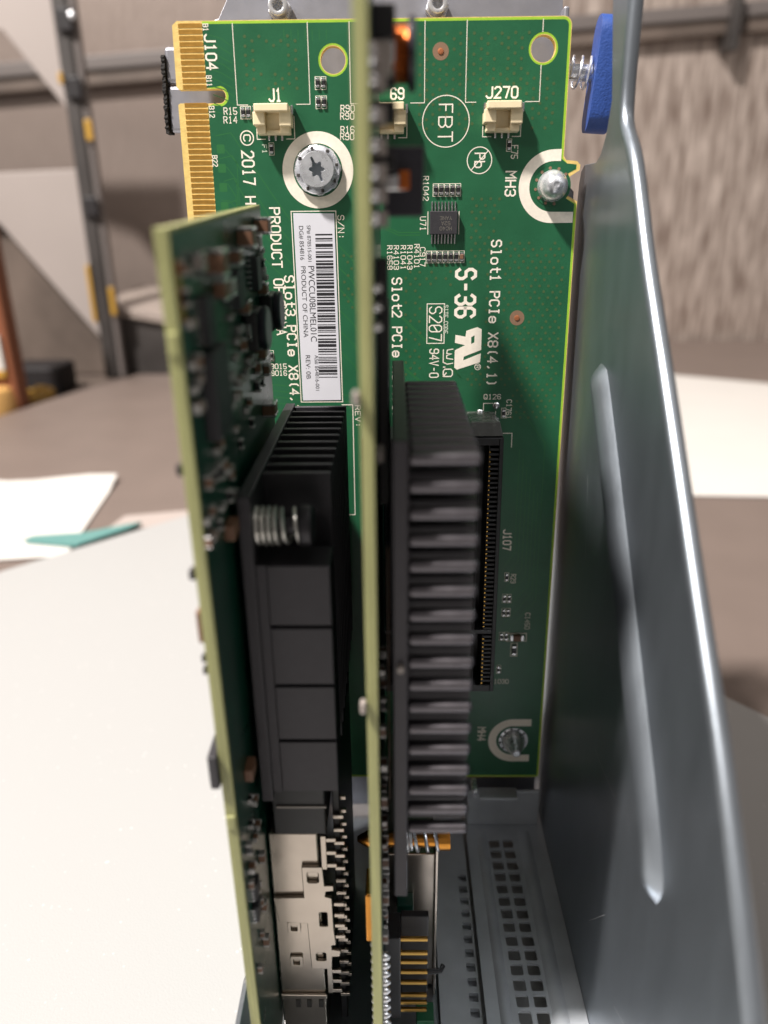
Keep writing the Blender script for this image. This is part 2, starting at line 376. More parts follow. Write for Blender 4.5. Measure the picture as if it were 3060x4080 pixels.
# vias, traces
random.seed(3)
def via_field(mb, u0, u1, v0, v1, pu, pv, skip=lambda u,v: False, j=0.0):
    r = 0
    v = v1
    while v >= v0:
        u = u0 + (pu/2 if r % 2 else 0)
        while u <= u1:
            if not skip(u, v) and random.random() > 0.06:
                mb.slab([circle(u + random.uniform(-j, j), v + random.uniform(-j, j), 0.30, 8)], RB, 0.02, 0.045)
            u += pu
        v -= pv; r += 1
mb = MB()
via_field(mb, -27.3, -17.2, 19.4, 28.5, 2.65, 0.78, lambda u,v: -25 < u < -19.5 and 23 < v < 26.5, 0.05)
via_field(mb, 5.0, 31.0, 12.5, 28.5, 2.5, 0.83, lambda u,v: (abs(u-8.8) < 2 and abs(v-25.7) < 2) or (u-27.7)**2+(v-25.9)**2 < 14 or (16 < u < 25.6 and v < 18.2), 0.06)
via_field(mb, 15.4, 34.6, -44, 0.3, 1.75, 1.17, lambda u,v: u > 35.2 + v*0.03 or (19.0 < u < 22.2 and v > -37.5 and v < -6) or (u < 18.9 and -33.2 < v < -11.5) or (u > 21 and v > -7) or (abs(u-25.1) < 1.9 and abs(v+22.3) < 1.9) or (u < 24.6 and v < -36.5), 0.06)
via_field(mb, 0.5, 6.0, -34, -12, 1.9, 1.2, lambda u,v: u < 1.8 and v > -31, 0.1)
via_field(mb, 6.5, 15, -16.5, -12, 2.0, 1.2, lambda u,v: u > 12, 0.1)
via_field(mb, -10, -8.2, -20, -10, 1.5, 1.25, j=.1)
tag(mb.build('vias', 'via', riser, fix=False), kind='stuff')
mb = MB()
def trace(pts, w=0.16):
    ribbon(mb, pts, w, 0.036, RB)
for k in range(5):
    trace([(-33.9+k*.5, 12-4*k), (-31, 12.5-4*k), (-24-k*.6, 2-4.2*k), (-20.5, -3-4.2*k)])
for k in range(6):
    trace([(-27.5, -36.2-1.3*k), (-25.4, -35.6-1.3*k), (-22, -36.0-1.3*k), (-9, -36.2-1.35*k-2)])
for k in range(6):
    trace([(-11, -8-4.2*k), (-8.5, -10.5-4.2*k), (-5.5, -15-4.2*k), (-4.6, -22-4.2*k)])
for k in range(2):
    trace([(-1.5, -4.6-.5*k), (1.0, -5.7-.5*k), (5.2, -5.7-.5*k)], .2)
    trace([(1.4+.4*k, -22), (9+.4*k, -29.3), (14, -34.5)])
    trace([(-1+.4*k, -30), (4.5+.4*k, -34.5), (8, -38)])
trace([(26.4, -42.2), (27.5, -42.2), (32.4, -48.6), (32.4, -66)])
for k in range(10):
    trace([(-33.8, 28.8-1.4*k), (-31.6-(k%3)*.4, 28.2-1.4*k), (-29.9, 27-1.4*k)], .12)
for k in range(16):
    trace([(-33.5, 9.5-3.0*k), (-32.2, 9.5-3.0*k), (-30.2-.3*(k%3), 7.2-3.0*k), (-30.2-.3*(k%3), -.5-3.0*k)], .14)
    mb.slab([rrect(-33.9, 9.9-3.4*k-1.0, -32.4, 9.9-3.4*k+.6, .2, 2)], RB, .03, .034)
for k in range(7):
    trace([(9.2+.45*k, -7.9), (9.2+.45*k, -9.0)], .14); trace([(27+.9*k, -50-2*k), (27+.9*k, -74-2*k), (24.5, -78-3*k)], .14)
    trace([(-8.2+.5*k, 9.5), (-8.2+.5*k, 4-1.5*k), (-5.2, 1-1.5*k)], .14)
    trace([(-20+1.3*k, 29.5), (-20+1.3*k, 27.8)], .12)
tag(mb.build('traces', 'trace', riser, fix=False), kind='stuff')
# lettering: positions and sizes converted from image pixels to board millimetres
TX = [('B1',-34.35,30.0,1.3,0.9,1),('J104',-33.7,26.0,6.1,1.9,1),('B11',-34.4,21.3,1.9,0.9,1),('B12',-34.3,16.1,2.1,0.9,1),('B22',-34.4,7.6,2.1,0.9,1),
('R15',-30.8,16.2,2.7,1.1,0),('R14',-30.9,14.7,2.8,1.1,0),('J1',-22.2,18.8,2.6,2.0,0),('2017',-28.0,6.3,6.3,2.2,1),('H',-28.0,0.5,1.3,1.9,1),('F1',-24.7,9.6,1.7,0.8,1),
('R90',-8.6,16.4,2.8,1.1,0),('R90',-8.7,15.1,2.8,1.1,0),('R16',-8.7,12.8,2.8,1.1,0),('R90',-8.8,11.6,2.8,1.1,0),('69',0.8,18.8,2.8,1.8,0),('J270',20.4,18.8,6.3,1.8,0),
('F75',23.2,8.6,2.5,1.2,1),('MH3',22.7,3.0,4.8,1.9,1),('R1042',6.3,2.3,4.6,1.0,1),('U71',5.8,-4.1,2.8,1.1,1),('F',9.95,16.2,1.45,2.5,1),('B',9.9,13.9,1.8,2.5,1),('T',9.9,11.4,1.7,2.7,1),
('Pb',16.6,7.2,2.9,1.9,1),('R1658',-0.8,-10.4,4.8,0.95,1),('R4103',0.5,-10.4,4.8,0.95,1),('R1041',1.9,-10.4,4.8,0.95,1),('R1043',3.2,-10.4,4.8,0.95,1),('R4101',4.6,-10.2,4.8,0.95,1),('C917',5.75,-10.3,3.8,1.0,1),
('Slot2 PCIe X8(4,1)',0.6,-28.6,29.0,1.85,1),('SITE CODE',10.6,-22.5,5.8,0.8,1),('S2@7',8.5,-23.4,7.3,2.5,1),('94V-0',8.3,-31.4,6.2,1.8,1),
('Slot1 PCIe X8(4,1)',20.4,-21.8,29.4,1.9,1),('Q126',20.7,-38.5,3.8,1.0,0),('C1761',24.3,-41.2,4.3,1.0,1),
('PRODUCT',-23.4,-6.5,11.6,1.9,1),('OF',-23.3,-15.7,3.2,1.9,1),('CHINA',-23.2,-21.9,7.2,1.9,1),('Slot3 PCIe X8(4,1)',-21.15,-28.2,29.4,1.8,1),
('S/N:',-10.4,-4.6,4.7,1.2,1),('9015',-24.2,-31.8,3.5,1.0,0),('9016',-24.2,-33.2,3.5,1.0,0),('REV:',-7.8,-42.5,5.0,1.1,1),('J107',25.2,-70.9,5.2,1.7,1),('R29',27.0,-80.4,2.4,1.1,1),('MH4',21.1,-122.1,4.2,1.8,1),
('C1450',30.8,-91.2,4.4,1.1,1),('R1030',24.9,-107.3,4.6,1.1,0),('~',11.2,-36.4,1.4,2.0,1),('Q',11.2,-33.4,1.6,1.9,1),('.',11.2,-32.2,.6,1.9,1)]
BOLD = ('J1','J104','2017','PRODUCT','OF','CHINA','H','MH3','J270','69','J107','MH4')
for t, u, v, L, hgt, r in TX:
    mb = MB(); stroke_text(mb, t, u, v, L, hgt, r, w=0.31 if (t in BOLD or t.startswith('Slot')) else (0.24 if hgt > 1.7 else 0.15))
    mb.build('lettering', 'silk' if hgt > 0.85 else 'silkd', riser, fix=False)
mb = MB(); stroke_text(mb, 'S-36', 14.5, -17.4, 10.0, 3.8, 1, w=0.62); mb.build('lettering', 'silk', riser, fix=False)
mb = MB()   # rating mark
mb.slab([[(14.87,-24.82),(17.09,-24.1),(18.0,-24.52),(18.02,-28.71),(14.44,-30.08),(14.38,-30.84),(17.99,-29.41),(17.87,-31.23),(13.09,-32.75),(12.51,-32.32),(12.58,-28.76),(14.67,-27.72),(12.55,-27.23),(12.65,-25.63),(14.71,-26.0)],
         [(15.89,-26.15),(16.58,-25.74),(16.57,-27.18),(15.93,-27.51)]], RB, 0.02, 0.06)
mb.build('rating_mark', 'silk', riser)
mb = MB(); ribbon(mb, circle(17.4,-32.2,0.62,20), 0.13, 0.06, RB, True); stroke_text(mb, 'R', 17.4,-32.2,.55,.7,1,w=.11)
ribbon(mb, [(10.2,-28.6),(10.2,-31.2),(11.0,-31.6),(12.2,-31.4)], .2, .06, RB); ribbon(mb, [(12.2,-28.5),(11.0,-28.7),(10.9,-29.4),(11.9,-29.5),(10.9,-29.8),(10.9,-30.4),(12.2,-30.6)], .2, .064, RB)
mb.build('maker_mark', 'silk', riser, fix=False)
mb = MB(); ribbon(mb, circle(-27.95,11.55,1.25,26), 0.2, 0.06, RB, True); stroke_text(mb, 'C', -27.95, 11.55, 1.1, 1.25, 1, w=.22); mb.build('copyright_mark', 'silk', riser, fix=False)
mb = MB(); ribbon(mb, circle(9.98,14.0,4.42,48), 0.17, 0.06, RB, True); mb.build('lettering_circle', 'silk', riser, fix=False)
mb = MB(); ribbon(mb, circle(16.55,7.2,2.35,36), 0.17, 0.06, RB, True); ribbon(mb, [(15.0,5.5),(18.2,8.9)], .17, .068, RB); mb.build('lead_free_mark', 'silk', riser, fix=False)
for a, b in ((-29.4,-15.65),(-8.0,5.9),(13.6,27.45)):
    mb = MB(); ribbon(mb, [(a,30.6),(a,17.2),(a+2.0,17.2)], .13, .06, RB); ribbon(mb, [(b-2.6,17.2),(b,17.2),(b,30.6 if b < 20 else 23.2)], .13, .06, RB)
    if b > 20: ribbon(mb, [(b,30.6),(b,28.6)], .13, .06, RB)
    mb.build('outline_mark', 'silk', riser, fix=False)
mb = MB(); ribbon(mb, [(6.75,-19.4),(10.3,-19.4),(10.3,-27.3),(6.75,-27.3)], .17, .06, RB, True); mb.build('outline_mark', 'silk', riser, fix=False)
mb = MB(); ribbon(mb, [(-20.15,-1.6),(-11.35,-1.6),(-11.0,-39.35),(-19.8,-39.35)], .17, .06, RB, True); mb.build('outline_mark', 'silk', riser, fix=False)
mb = MB(); ribbon(mb, [(-11.2,-40.0),(-8.86,-40.0),(-8.88,-64.7),(-10.3,-64.7)], .17, .06, RB); mb.build('outline_mark', 'silk', riser, fix=False)
mb = MB(); ribbon(mb, [(20.9,-39.9),(18.9,-39.9),(18.9,-41.4)], .16, .06, RB); ribbon(mb, [(18.9,-42.6),(18.9,-44.6),(20.6,-44.6),(19.6,-43.6),(18.9,-44.4)], .16, .06, RB); ribbon(mb, [(21.5,-41.6),(21.5,-43)], .16, .06, RB)
ribbon(mb, [(20.0,-46.4),(25.2,-46.4),(25.2,-49.5)], .16, .06, RB); mb.build('outline_mark', 'silk', riser, fix=False)
# mounting hole rings
MB().slab([circle(-14.6,5.75,6.85,56), circle(-14.6,5.75,4.75,56)], RB, 0.02, 0.06).build('ring_mark', 'silk', riser)
def u_mark(c, v, ro, ri, xr):
    o = [(xr, v+ro)] + arc(c, v, ro, 90, 270, 24) + [(xr-.1, v-ro), (xr-.1, v-ri)] + arc(c, v, ri, 270, 90, 24) + [(xr, v+ri)]
    MB().slab([o], RB, 0.02, 0.06).build('ring_mark', 'silk', riser)
o = [(32.2,9.05)] + arc(30.9,2.4,6.6,90,270,26) + [(35.15,-4.2),(35.15,-2.2)] + arc(30.9,2.4,4.55,270,90,26) + [(32.2,6.95)]
MB().slab([o], RB, 0.02, 0.06).build('ring_mark', 'silk', riser)
u_mark(28.9, -124.0, 6.1, 4.15, 33.2)
# torx screw
scr = empty('screw', Vector((-14.6,0,5.75))*S, parent=riser)
teeth = []
for k in range(32):
    a = 2*math.pi*k/32; r = 4.55 if k % 4 < 2 else 4.2
    teeth.append((r*math.cos(a), r*math.sin(a)))
MB().slab([teeth, circle(0,0,2.2)], RB, 0.05, 0.45).build('washer', 'chrome', scr, bevel=0.1)
prof = [(0.3,4.1),(0.7,4.15),(1.1,3.85),(1.5,3.5)]
MB().lathe((0,0,0), (0,-1,0), [(0.1,4.3),(0.9,4.4),(1.05,4.2),(0.5,3.5),(0.3,3.2)], 40).build('flange', 'chrome', scr, smooth=True)
star = []
for k in range(36):
    a = 2*math.pi*k/36; r = 1.28 + 0.26*math.cos(6*a); star.append((r*math.cos(a), r*math.sin(a)))
def slot_star():
    pts = []
    for k in range(72):
        a = 2*math.pi*k/72; r = 1.25 + 0.25*math.cos(6*a)
        b = a - math.radians(115)
        if abs(math.sin(b)) * 3 < 0.32: r = max(r, 2.35)
        pts.append((r*math.cos(a), r*math.sin(a)))
    return pts
MB().slab([circle(0,0,3.2,44), slot_star()], RB, 0.3, 2.4).build('head', 'chrome', scr, bevel=0.16, seg=2)
MB().lathe((0,0,0), (0,-1,0), [(0.3,2.6),(0.9,2.6)], 24).build('drive_recess', 'steel', scr)
mb = MB()
for k in range(8):
    a = 2*math.pi*(k+.3)/8; mb.cbox((3.8*math.cos(a), -0.75, 3.8*math.sin(a)), (0.55, 0.7, 0.55))
mb.build('lock_teeth', 'dark', scr, bevel=.08)
# standoffs seen through the side openings of the board
for (u, v, hh, nm) in ((30.75, 2.5, 4.6, 0), (29.0, -124.0, 5.0, 1)):
    st = empty('standoff', Vector((u,0,v))*S, parent=riser)
    if nm == 0: MB().lathe((0,0,0), (0,-1,0), [(-0.9,2.9),(0.3,2.9),(1.2,2.85),(2.6,2.45),(3.7,1.8),(4.2,1.35),(4.45,0.8),(4.5,0.55),(4.35,0.5)], 32).build('dome', 'chrome', st, smooth=True)
    else: MB().lathe((0,0,0), (0,-1,0), [(-0.9,2.8),(0.4,2.8),(2.6,2.1),(4.4,1.2),(5.2,1.05),(5.5,0.7)], 32).build('dome', 'chrome', st, smooth=True)
    MB().ring((0,0,0), (0,-1,0), 2.9, 3.6, 0.12, 32).build('pad_ring', 'solder' if nm else 'mask', st)
    mb = MB()
    for k in range(9):
        a = math.radians(40 + 30*k); mb.cyl((3.25*math.cos(a), -0.12, 3.25*math.sin(a)), (0,-1,0), 0.3, 0.06, 10)
    mb.build('pad_holes', 'cop_ring' if nm == 0 else 'dark', st)
# test pads
for (u, v) in ((8.83,25.68),(25.13,-22.32)):
    t = MB().cyl((u,0,v), (0,-1,0), 1.5, 0.05, 28).build('test_pad', 'cop_ring', riser)
    MB().lathe((u,0,v), (0,-1,0), [(0.04,0.55),(0.16,0.52),(0.2,0.3)], 16).build('copper_dot', 'cop_dot', t)
# wafer connectors J1, J69, J270
def wafer(u, v):
    c = empty('wafer_connector', Vector((u,0,v))*S, parent=riser)
    mb = MB(); mb.box(-3.3,0,1.2,3.0,-4.2,2.5); mb.box(-3.7,0,-1.0,-1.5,-3.4,1.25); mb.box(1.2,0,-1.2,3.4,-3.4,1.25)
    mb.box(-3.2,0,-2.4,-1.5,-2.6,-0.95); mb.box(1.2,0,-2.4,3.0,-2.6,-1.15); mb.box(-1.52,0,-2.4,1.22,-1.3,1.22); mb.box(-1.52,-1.28,-2.4,1.22,-2.0,-1.7)
    mb.build('housing', 'cream', c, bevel=0.14)
    for s in (-1, 1):
        MB().box(s*3.35, -0.1, 0.9, s*3.75, -2.4, 2.4).build('solder_tab', 'solder', c, bevel=.06)
    for k in (-1, 0, 1): MB().box(k*1.25-.2, -.05, -3.3, k*1.25+.2, -.4, -2.35).build('pin', 'solder', c, bevel=.06)
    mb = MB(); ribbon(mb, [(-2.0,-3.0),(-3.6,-3.0),(-3.6,-1.2)], .14, .06, RB); ribbon(mb, [(2.0,-3.0),(3.6,-3.0),(3.6,2.3)], .14, .06, RB); mb.build('outline_mark', 'silk', c, fix=False)
for u in (-22.4, -1.0, 20.6): wafer(u, 14.3)
# logic chip
ch = empty('chip', Vector((9.8,0,-4.0))*S, parent=riser)
MB().box(-2.7,-.15,-2.15,2.7,-1.25,2.15).build('body', 'chip', ch, bevel=.12)
pme = MB().add([(-.14,-.05,1.9),(.14,-.05,1.9),(.14,-.05,1.3),(-.14,-.05,1.3)], []).v
def pin_mesh(sg):
    mb = MB()
    mb.box(-.13,-.55,sg*2.1,.13,-.75,sg*2.55); mb.box(-.13,-.1,sg*2.5,.13,-.75,sg*2.75); mb.box(-.13,-.04,sg*2.7,.13,-.28,sg*3.9)
    return mb.mesh('pin', 'solder', bevel=.05, seg=1)
for sg in (1,-1):
    me = pin_mesh(sg)
    for k in range(8): put('pin', me, ch, (-2.28 + k*.65, 0, 0))
mb = MB()
for i, t in enumerate(('HC40','52A','YANE')):
    n = len(t); 
    for q, chr_ in enumerate(t):
        for st in GL[chr_].split('|'):
            pts = [(-(q - n/2)*.62 - int(p[0])/4*.42 + (0.3), (-1.35 + i*.95) + (-(int(p[1])/6) + .5)*.62 + .3) for p in st.split()]
            ribbon(mb, pts, .09, 1.27, RB)
mb.build('marking', 'chipink', ch, fix=False)
mb = MB(); ribbon(mb, [(6.75,-1.9),(6.75,-6.1)], .14, .06, RB); ribbon(mb, [(12.85,-1.9),(12.85,-6.1)], .14, .06, RB); mb.build('outline_mark', 'silk', riser, fix=False)
# small resistors with their outlines
res_body = MB().box(-.33,0,-.42,.33,-.4,.42).mesh('body', 'black', bevel=.05, seg=1)
res_end = MB().box(-.36,0,-.22,.36,-.44,.22).mesh('terminal', 'solder', bevel=.09, seg=2)
cap_body = MB().box(-.33,0,-.42,.33,-.55,.42).mesh('body', 'cap', bevel=.05, seg=1)
def chip_part(u, v, parent, name='resistor', horiz=False, sc=1.0, body=None):
    r = empty(name, Vector((u,0,v))*S, (0, math.pi/2 if horiz else 0, 0), parent); r.scale = (sc,sc,sc)
    put('body', body or res_body, r); put('terminal', res_end, r, (0,0,.62)); put('terminal', res_end, r, (0,0,-.62))
    mb = MB(); ribbon(mb, [(-.5,1.12),(.5,1.12),(.5,-1.12),(-.5,-1.12)], .1, .05, RB, True); mb.build('outline_mark', 'silk', r, fix=False)
for k in range(5): chip_part(8.2 + k*1.09, 2.0, riser)
for k in range(7): chip_part(6.95 + k*1.1, -10.35, riser, 'capacitor' if k == 6 else 'resistor', body=cap_body if k == 6 else None)
for (u, v) in ((-14.1,20.7),(-13.0,20.7),(-14.1,17.5),(-13.0,17.5),(-28.4,15.9),(-27.4,15.9),(-23.35,9.6),(22.1,9.8),(25.5,-80.0),(25.2,-85.4),(26.3,-85.4),(25.2,-89),(26.2,-89),(24.9,-95.2),(26.0,-95.2),(24.6,-104),(-26.6,-29.6),(-25.6,-29.6),(23.2,-42)):
    chip_part(u, v, riser, sc=0.95)
chip_part(28.5,-95.4, riser, 'capacitor', True, 2.0, cap_body); chip_part(28.0,-98.7, riser, 'capacitor', False, 1.5)
for (u, v) in ((18.2,-41.9),(21.6,-40.4),(21.6,-43.6)):
    MB().lathe((u,0,v), (0,-1,0), [(0.03,.8),(.25,.72),(.42,.45),(.48,.2)], 16).build('solder_pad', 'solder', riser, smooth=True)
# card edge slots
def slot(cu, vt, vb, teeth_n):
    s = empty('card_slot', Vector((cu,0,0))*S, parent=riser)
    mb = MB(); mb.box(-3.75,0,vt,-2.9,-11,vb); mb.box(2.9,0,vt,3.75,-11,vb)
    mb.box(-2.9,0,vt,2.9,-10.98,vt-1.6); mb.box(-2.9,0,vb,2.9,-10.98,vb+1.6); mb.box(-2.9,0,vt-1.6,2.9,-2.5,vb+1.6)
    mb.box(0.85,-2.4,vt-1.6,1.15,-10.4,vb+1.6); mb.box(-1.15,-2.4,vt-1.6,-.85,-10.4,vb+1.6)
    key = vt - 1.6 - (vt-vb-3.2)*0.76
    mb.box(-2.9,-2.4,key+.45,2.9,-10.9,key-.45)
    mb.build('housing', 'black', s, bevel=.1, seg=1)
    if teeth_n:
        tm = MB().box(1.15,-2.4,-.22,2.9,-10.6,.22).mesh('rib', 'black'); gm = MB().box(.95,-9.6,-.1,1.2,-10.7,.1).mesh('spring_contact', 'goldb')
        for k in range(teeth_n):
            v = vt-2.5-k*(vt-vb-5.0)/(teeth_n-1)
            if abs(v-key) < .6: continue
            put('rib', tm, s, (0,0,v)); put('spring_contact', gm, s, (0,0,v-.5))
    return s
sl = slot(18.2, -44.8, -103.2, 54)
MB().slab([[(-2.9,0),(2.9,0),(3.7,-3.0),(-3.7,-3.0)]], lambda a,b,d:(a,-d,-41.6+b), 0.1, 10.6).build('end_ramp', 'clear', sl, bevel=.2)
slot(-2.9, -44.8, -103.2, 0); slot(-23.2, -44.8, -103.2, 0)
# serial label
lab = MB().slab([[(-19.75,-1.9),(-11.7,-2.05),(-11.35,-38.95),(-19.4,-39.0)]], RB, 0.065, 0.13).build('label', 'label', riser)
mb = MB(); v = -5.8; random.seed(11)
while v > -34.5:
    w = random.choice((.16,.16,.3,.3,.46,.6)); g = random.choice((.18,.18,.32,.46))
    mb.box(-15.55-(v+6)*-.01, -.12, v, -12.15-(v+6)*.008, -.142, max(v-w, -34.7)); v -= w+g
mb.build('barcode', 'ink', lab)
for t, u, v, L, hgt in (('SP# 878515-001',-16.85,-7.6,6.8,0.8),('PWCCU0BLMEL01C',-16.6,-19.3,14.9,1.25),('AS# 854816-001',-16.25,-33.2,7.4,0.85),('DG# 854816',-18.35,-7.5,6.4,0.95),('PRODUCT OF CHINA',-18.2,-18.9,14.0,0.95),('REV: 0B',-18.0,-32.0,4.9,0.95)):
    font_text('printed_text', t, u, v, L, hgt, 'ink', lab, 0.142)

# ------------------------------------------------------------------ sheet-metal cage
cage = empty('riser_cage', W(0,0,0)); tag(cage, 'galvanised steel riser cage with tall embossed side wall and vented base', 'metal cage')
PX = 37.7
YZ = lambda a, b, d: (PX + d, a, b)           # side wall plane: a = y, b = z
wall_out = [(11.3,-150.6),(11.3,-26),(8.2,3.0),(7.2,5.2),(4.6,6.4),(-4.6,6.4),(-7.6,7.6),(-10.4,10.6),(-12.2,15.8),(-6.3,33),(-6.0,46),(-19.5,46),(-19.2,14.3),(-21.5,10.6),(-28.2,6.3),(-39,-8),(-54.5,-24),(-76.5,-48),(-89.2,-61),(-106,-82),(-124,-110),(-126,-150.6)]
MB().slab([wall_out], YZ, 0, 1.0).build('side_wall', 'steel', cage, bevel=0.15)
edge = [(PX+.7,-18.9,46),(PX+.7,-18.6,14.3),(PX+.7,-21.0,10.4),(PX+.7,-27.9,6.1),(PX+.7,-38.8,-8.2),(PX+.7,-54.2,-24.2),(PX+.7,-76.2,-48.2),(PX+.7,-88.9,-61.2),(PX+.7,-105.7,-82.2),(PX+.7,-123.7,-110)]
sm = []
for i in range(len(edge)-1):
    for k in range(4): sm.append(Vector(edge[i]).lerp(Vector(edge[i+1]), k/4))
sm.append(Vector(edge[-1]))
for _ in range(3): sm = [sm[0]] + [(sm[i-1]+sm[i]*2+sm[i+1])/4 for i in range(1, len(sm)-1)] + [sm[-1]]
MB().tube(sm, 1.3, 16).build('rolled_edge', 'steel', cage, smooth=True)
# embossed rib: raised bead with tapered ends
def bead(path, hw, hh):
    vs = []; fs = []; n = len(path); q = 9
    for i, (y, z) in enumerate(path):
        a = Vector(path[max(0,i-1)]); b = Vector(path[min(n-1,i+1)]); d = (b-a).normalized(); nn = Vector((-d.y, d.x))
        t = i/(n-1); e = min(1, min(t, 1-t)/0.05); e = math.sin(e*math.pi/2)
        for k in range(q):
            c = -1 + 2*k/(q-1); s = hw*(0.08+0.92*e)*c; hgt = hh*e*(1-abs(c)**1.8)
            p = Vector((y, z)) + nn*s; vs.append((PX - 0.02 - hgt, p.x, p.y))
    for i in range(n-1):
        for k in range(q-1): fs.append((i*q+k, i*q+k+1, (i+1)*q+k+1, (i+1)*q+k))
    return vs, fs
ctrl = [(-21.3, -27.9), (-23.3, -29.7), (-33.9, -40.7), (-44.7, -52.6), (-59.4, -68.8), (-68.4, -78.8), (-76.9, -88.6), (-78.0, -91.6), (-79.3, -95.1)]
path = []
for i in range(60):
    cum = [0.0]
    for q in range(len(ctrl)-1): cum.append(cum[-1] + (Vector(ctrl[q+1])-Vector(ctrl[q])).length)
    d_ = i/59*cum[-1]; k = max(q for q in range(len(ctrl)-1) if cum[q] <= d_ + 1e-9)
    path.append(tuple(Vector(ctrl[k]).lerp(Vector(ctrl[k+1]), (d_-cum[k])/(cum[k+1]-cum[k]))))
for _ in range(14): path = [path[0]] + [tuple((Vector(path[i-1])+Vector(path[i])*2+Vector(path[i+1]))/4) for i in range(1, 59)] + [path[-1]]
vs, fs = bead(path, 3.3, 2.4); MB().add(vs, fs).build('embossed_rib', 'steel', cage, smooth=True)
mb = MB()
for sc_ in (((-43.7, -96.4), (-48.9, -96.4), (-57.3, -95.7)), ((-60,-120),(-52,-131)), ((-20,-50),(-24,-66)), ((-70,-130),(-92,-118))):
    ribbon(mb, sc_, .12, .03, lambda a, b, d: (PX - d, a, b))
mb.build('scratches', 'scratch', cage, fix=False)
# back sheet behind the board (leans with it)
bk = empty('back_sheet', (0,0,0), (TILT,0,0), cage)
back_out = [(-38,-150),(36.8,-150),(36.8,2.0),(32.9,6.0),(32.5,34.0),(31.6,46),(-29,46),(-30.8,38),(-33.5,33.4),(-38,32)]
MB().slab([back_out], RB, -9.2, -8.2).build('sheet', 'steelb', bk, bevel=.1)
for u in (-21.4, 8.4):
    st = empty('rivet_nut', Vector((u,8.2,34.4))*S, parent=bk)
    MB().ring((0,0,0), (0,-1,0), 0.95, 1.85, 4.6, 20).build('sleeve', 'chrome', st, bevel=.25, smooth=True)
    hx = [(2.3*math.cos(math.radians(60*k+12)), 2.3*math.sin(math.radians(60*k+12))) for k in range(6)]
    MB().slab([hx], RB, 0.05, 2.0).build('hex_base', 'chrome', st, bevel=.2)
    MB().cyl((0,0,0), (0,-1,0), .95, 1.2, 16).build('bore', 'cop_ring', st)
MB().box(32.0,7.8,30.4,33.0,4.5,33.8).build('corner_tab', 'steelb', bk, bevel=.3)
for (z0, z1) in ((22.0,28.3),(13.4,21.6)):
    MB().box(-43.9,5.5,z0,-32,7.6,z1).build('side_tab', 'steelb', bk, bevel=.7, seg=3)
mb = MB(); random.seed(5); n = 40
vs = []; fs = []
for k in range(n+1):
    z = 13.2 + 13.6*k/n; j = random.uniform(-.22,.22); j2 = random.uniform(-.12,.12)
    vs += [(-44.5+j*.7-(26-z)*.03,5.2+j2,z),(-43.8+j2*.5-(26-z)*.03,5.0+j,z),(-43.8,8.0,z),(-44.5+j*.7-(26-z)*.03,8.0,z)]
for k in range(n):
    for q in range(4): fs.append((k*4+q, k*4+(q+1)%4, (k+1)*4+(q+1)%4, (k+1)*4+q))
fs += [(3,2,1,0),(n*4,n*4+1,n*4+2,n*4+3)]
mb.add(vs, fs).build('foam_gasket', 'foam', bk)
# base panel with two columns of square vents
sq = []
for r in range(20):
    for c in (0, 1):
        x = 24.6 + 0.06*r + c*3.45 + (0.01*r*c); y = -13.8 - r*3.42; sq.append(rrect(x-1.3, y-1.3, x+1.3, y+1.3, .38, 2))
FL = lambda a, b, d: (a, b, -150 + d)
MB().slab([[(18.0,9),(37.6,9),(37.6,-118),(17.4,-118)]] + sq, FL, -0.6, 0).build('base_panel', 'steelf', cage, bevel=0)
for x, w in ((21.6, 1.2), (32.4, 1.6)):
    vs = []; fs = []; q = 7
    for i, y in enumerate((-9.5,-11.5,-14,-115,-118)):
        e = (0,.6,1,1,1)[i]
        for k in range(q):
            c = -1+2*k/(q-1); vs.append((x + c*w, y, -149.98 + .55*e*(1-c*c)))
    for i in range(4):
        for k in range(q-1): fs.append((i*q+k, i*q+k+1, (i+1)*q+k+1, (i+1)*q+k))
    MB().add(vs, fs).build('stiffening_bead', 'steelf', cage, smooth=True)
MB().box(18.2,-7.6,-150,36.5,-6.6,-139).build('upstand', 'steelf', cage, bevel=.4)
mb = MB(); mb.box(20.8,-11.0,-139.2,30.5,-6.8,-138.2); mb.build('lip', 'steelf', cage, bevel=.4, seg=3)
mb = MB(); mb.box(18.8,-12,-137.4,20.3,-7,-134.8); mb.build('locating_peg', 'chrome', cage, bevel=.6, seg=3)
# neighbouring bracket strip with one column of vents
sq = [rrect(15.9-.012*r-.95, -12.5-3.35*r-1.0, 15.9-.012*r+.95, -12.5-3.35*r+1.0, .25, 2) for r in range(3, 22)]
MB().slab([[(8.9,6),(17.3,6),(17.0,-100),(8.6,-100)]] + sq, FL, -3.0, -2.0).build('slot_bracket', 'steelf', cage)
MB().box(-27,9,-153.5,8.4,-76,-152.6).build('rear_panel', 'steel', cage, bevel=.2)
MB().box(8.7,5.5,-154.9,17.0,-98,-154.2).build('added_backing', 'steelf', cage)  # plate added under the bracket vents so their holes look mid-grey
mb = MB(); mb.box(36.6,-118,-155.8,37.6,9,-151); mb.box(-27,-74,-155.9,-26,8,-153.5); mb.box(-26,7,-155.9,17,8,-153.5); mb.build('foot_flange', 'steel', cage, bevel=.2)
# blue thumb lever
kn = empty('thumb_lever', Vector((39.7,5,21.8))*S, (0, math.radians(4), math.radians(-3)), cage)
MB().slab([rrect(-4.0,-9.9,4.0,9.9,3.4,6)], lambda a,b,d:(d,a,b), -1.9, 2.2).build('handle', 'blue', kn, bevel=1.2, seg=4, smooth=True)
MB().cyl((-1.5,0,.3), (-1,0,0), 1.5, 5.5, 18).build('shaft', 'chrome', kn, bevel=.2, smooth=True)
MB().tube(helix(-2.0,-6.2,0,.3,2.7,2.6), .24, 7).build('spring', 'chrome', kn, smooth=True)

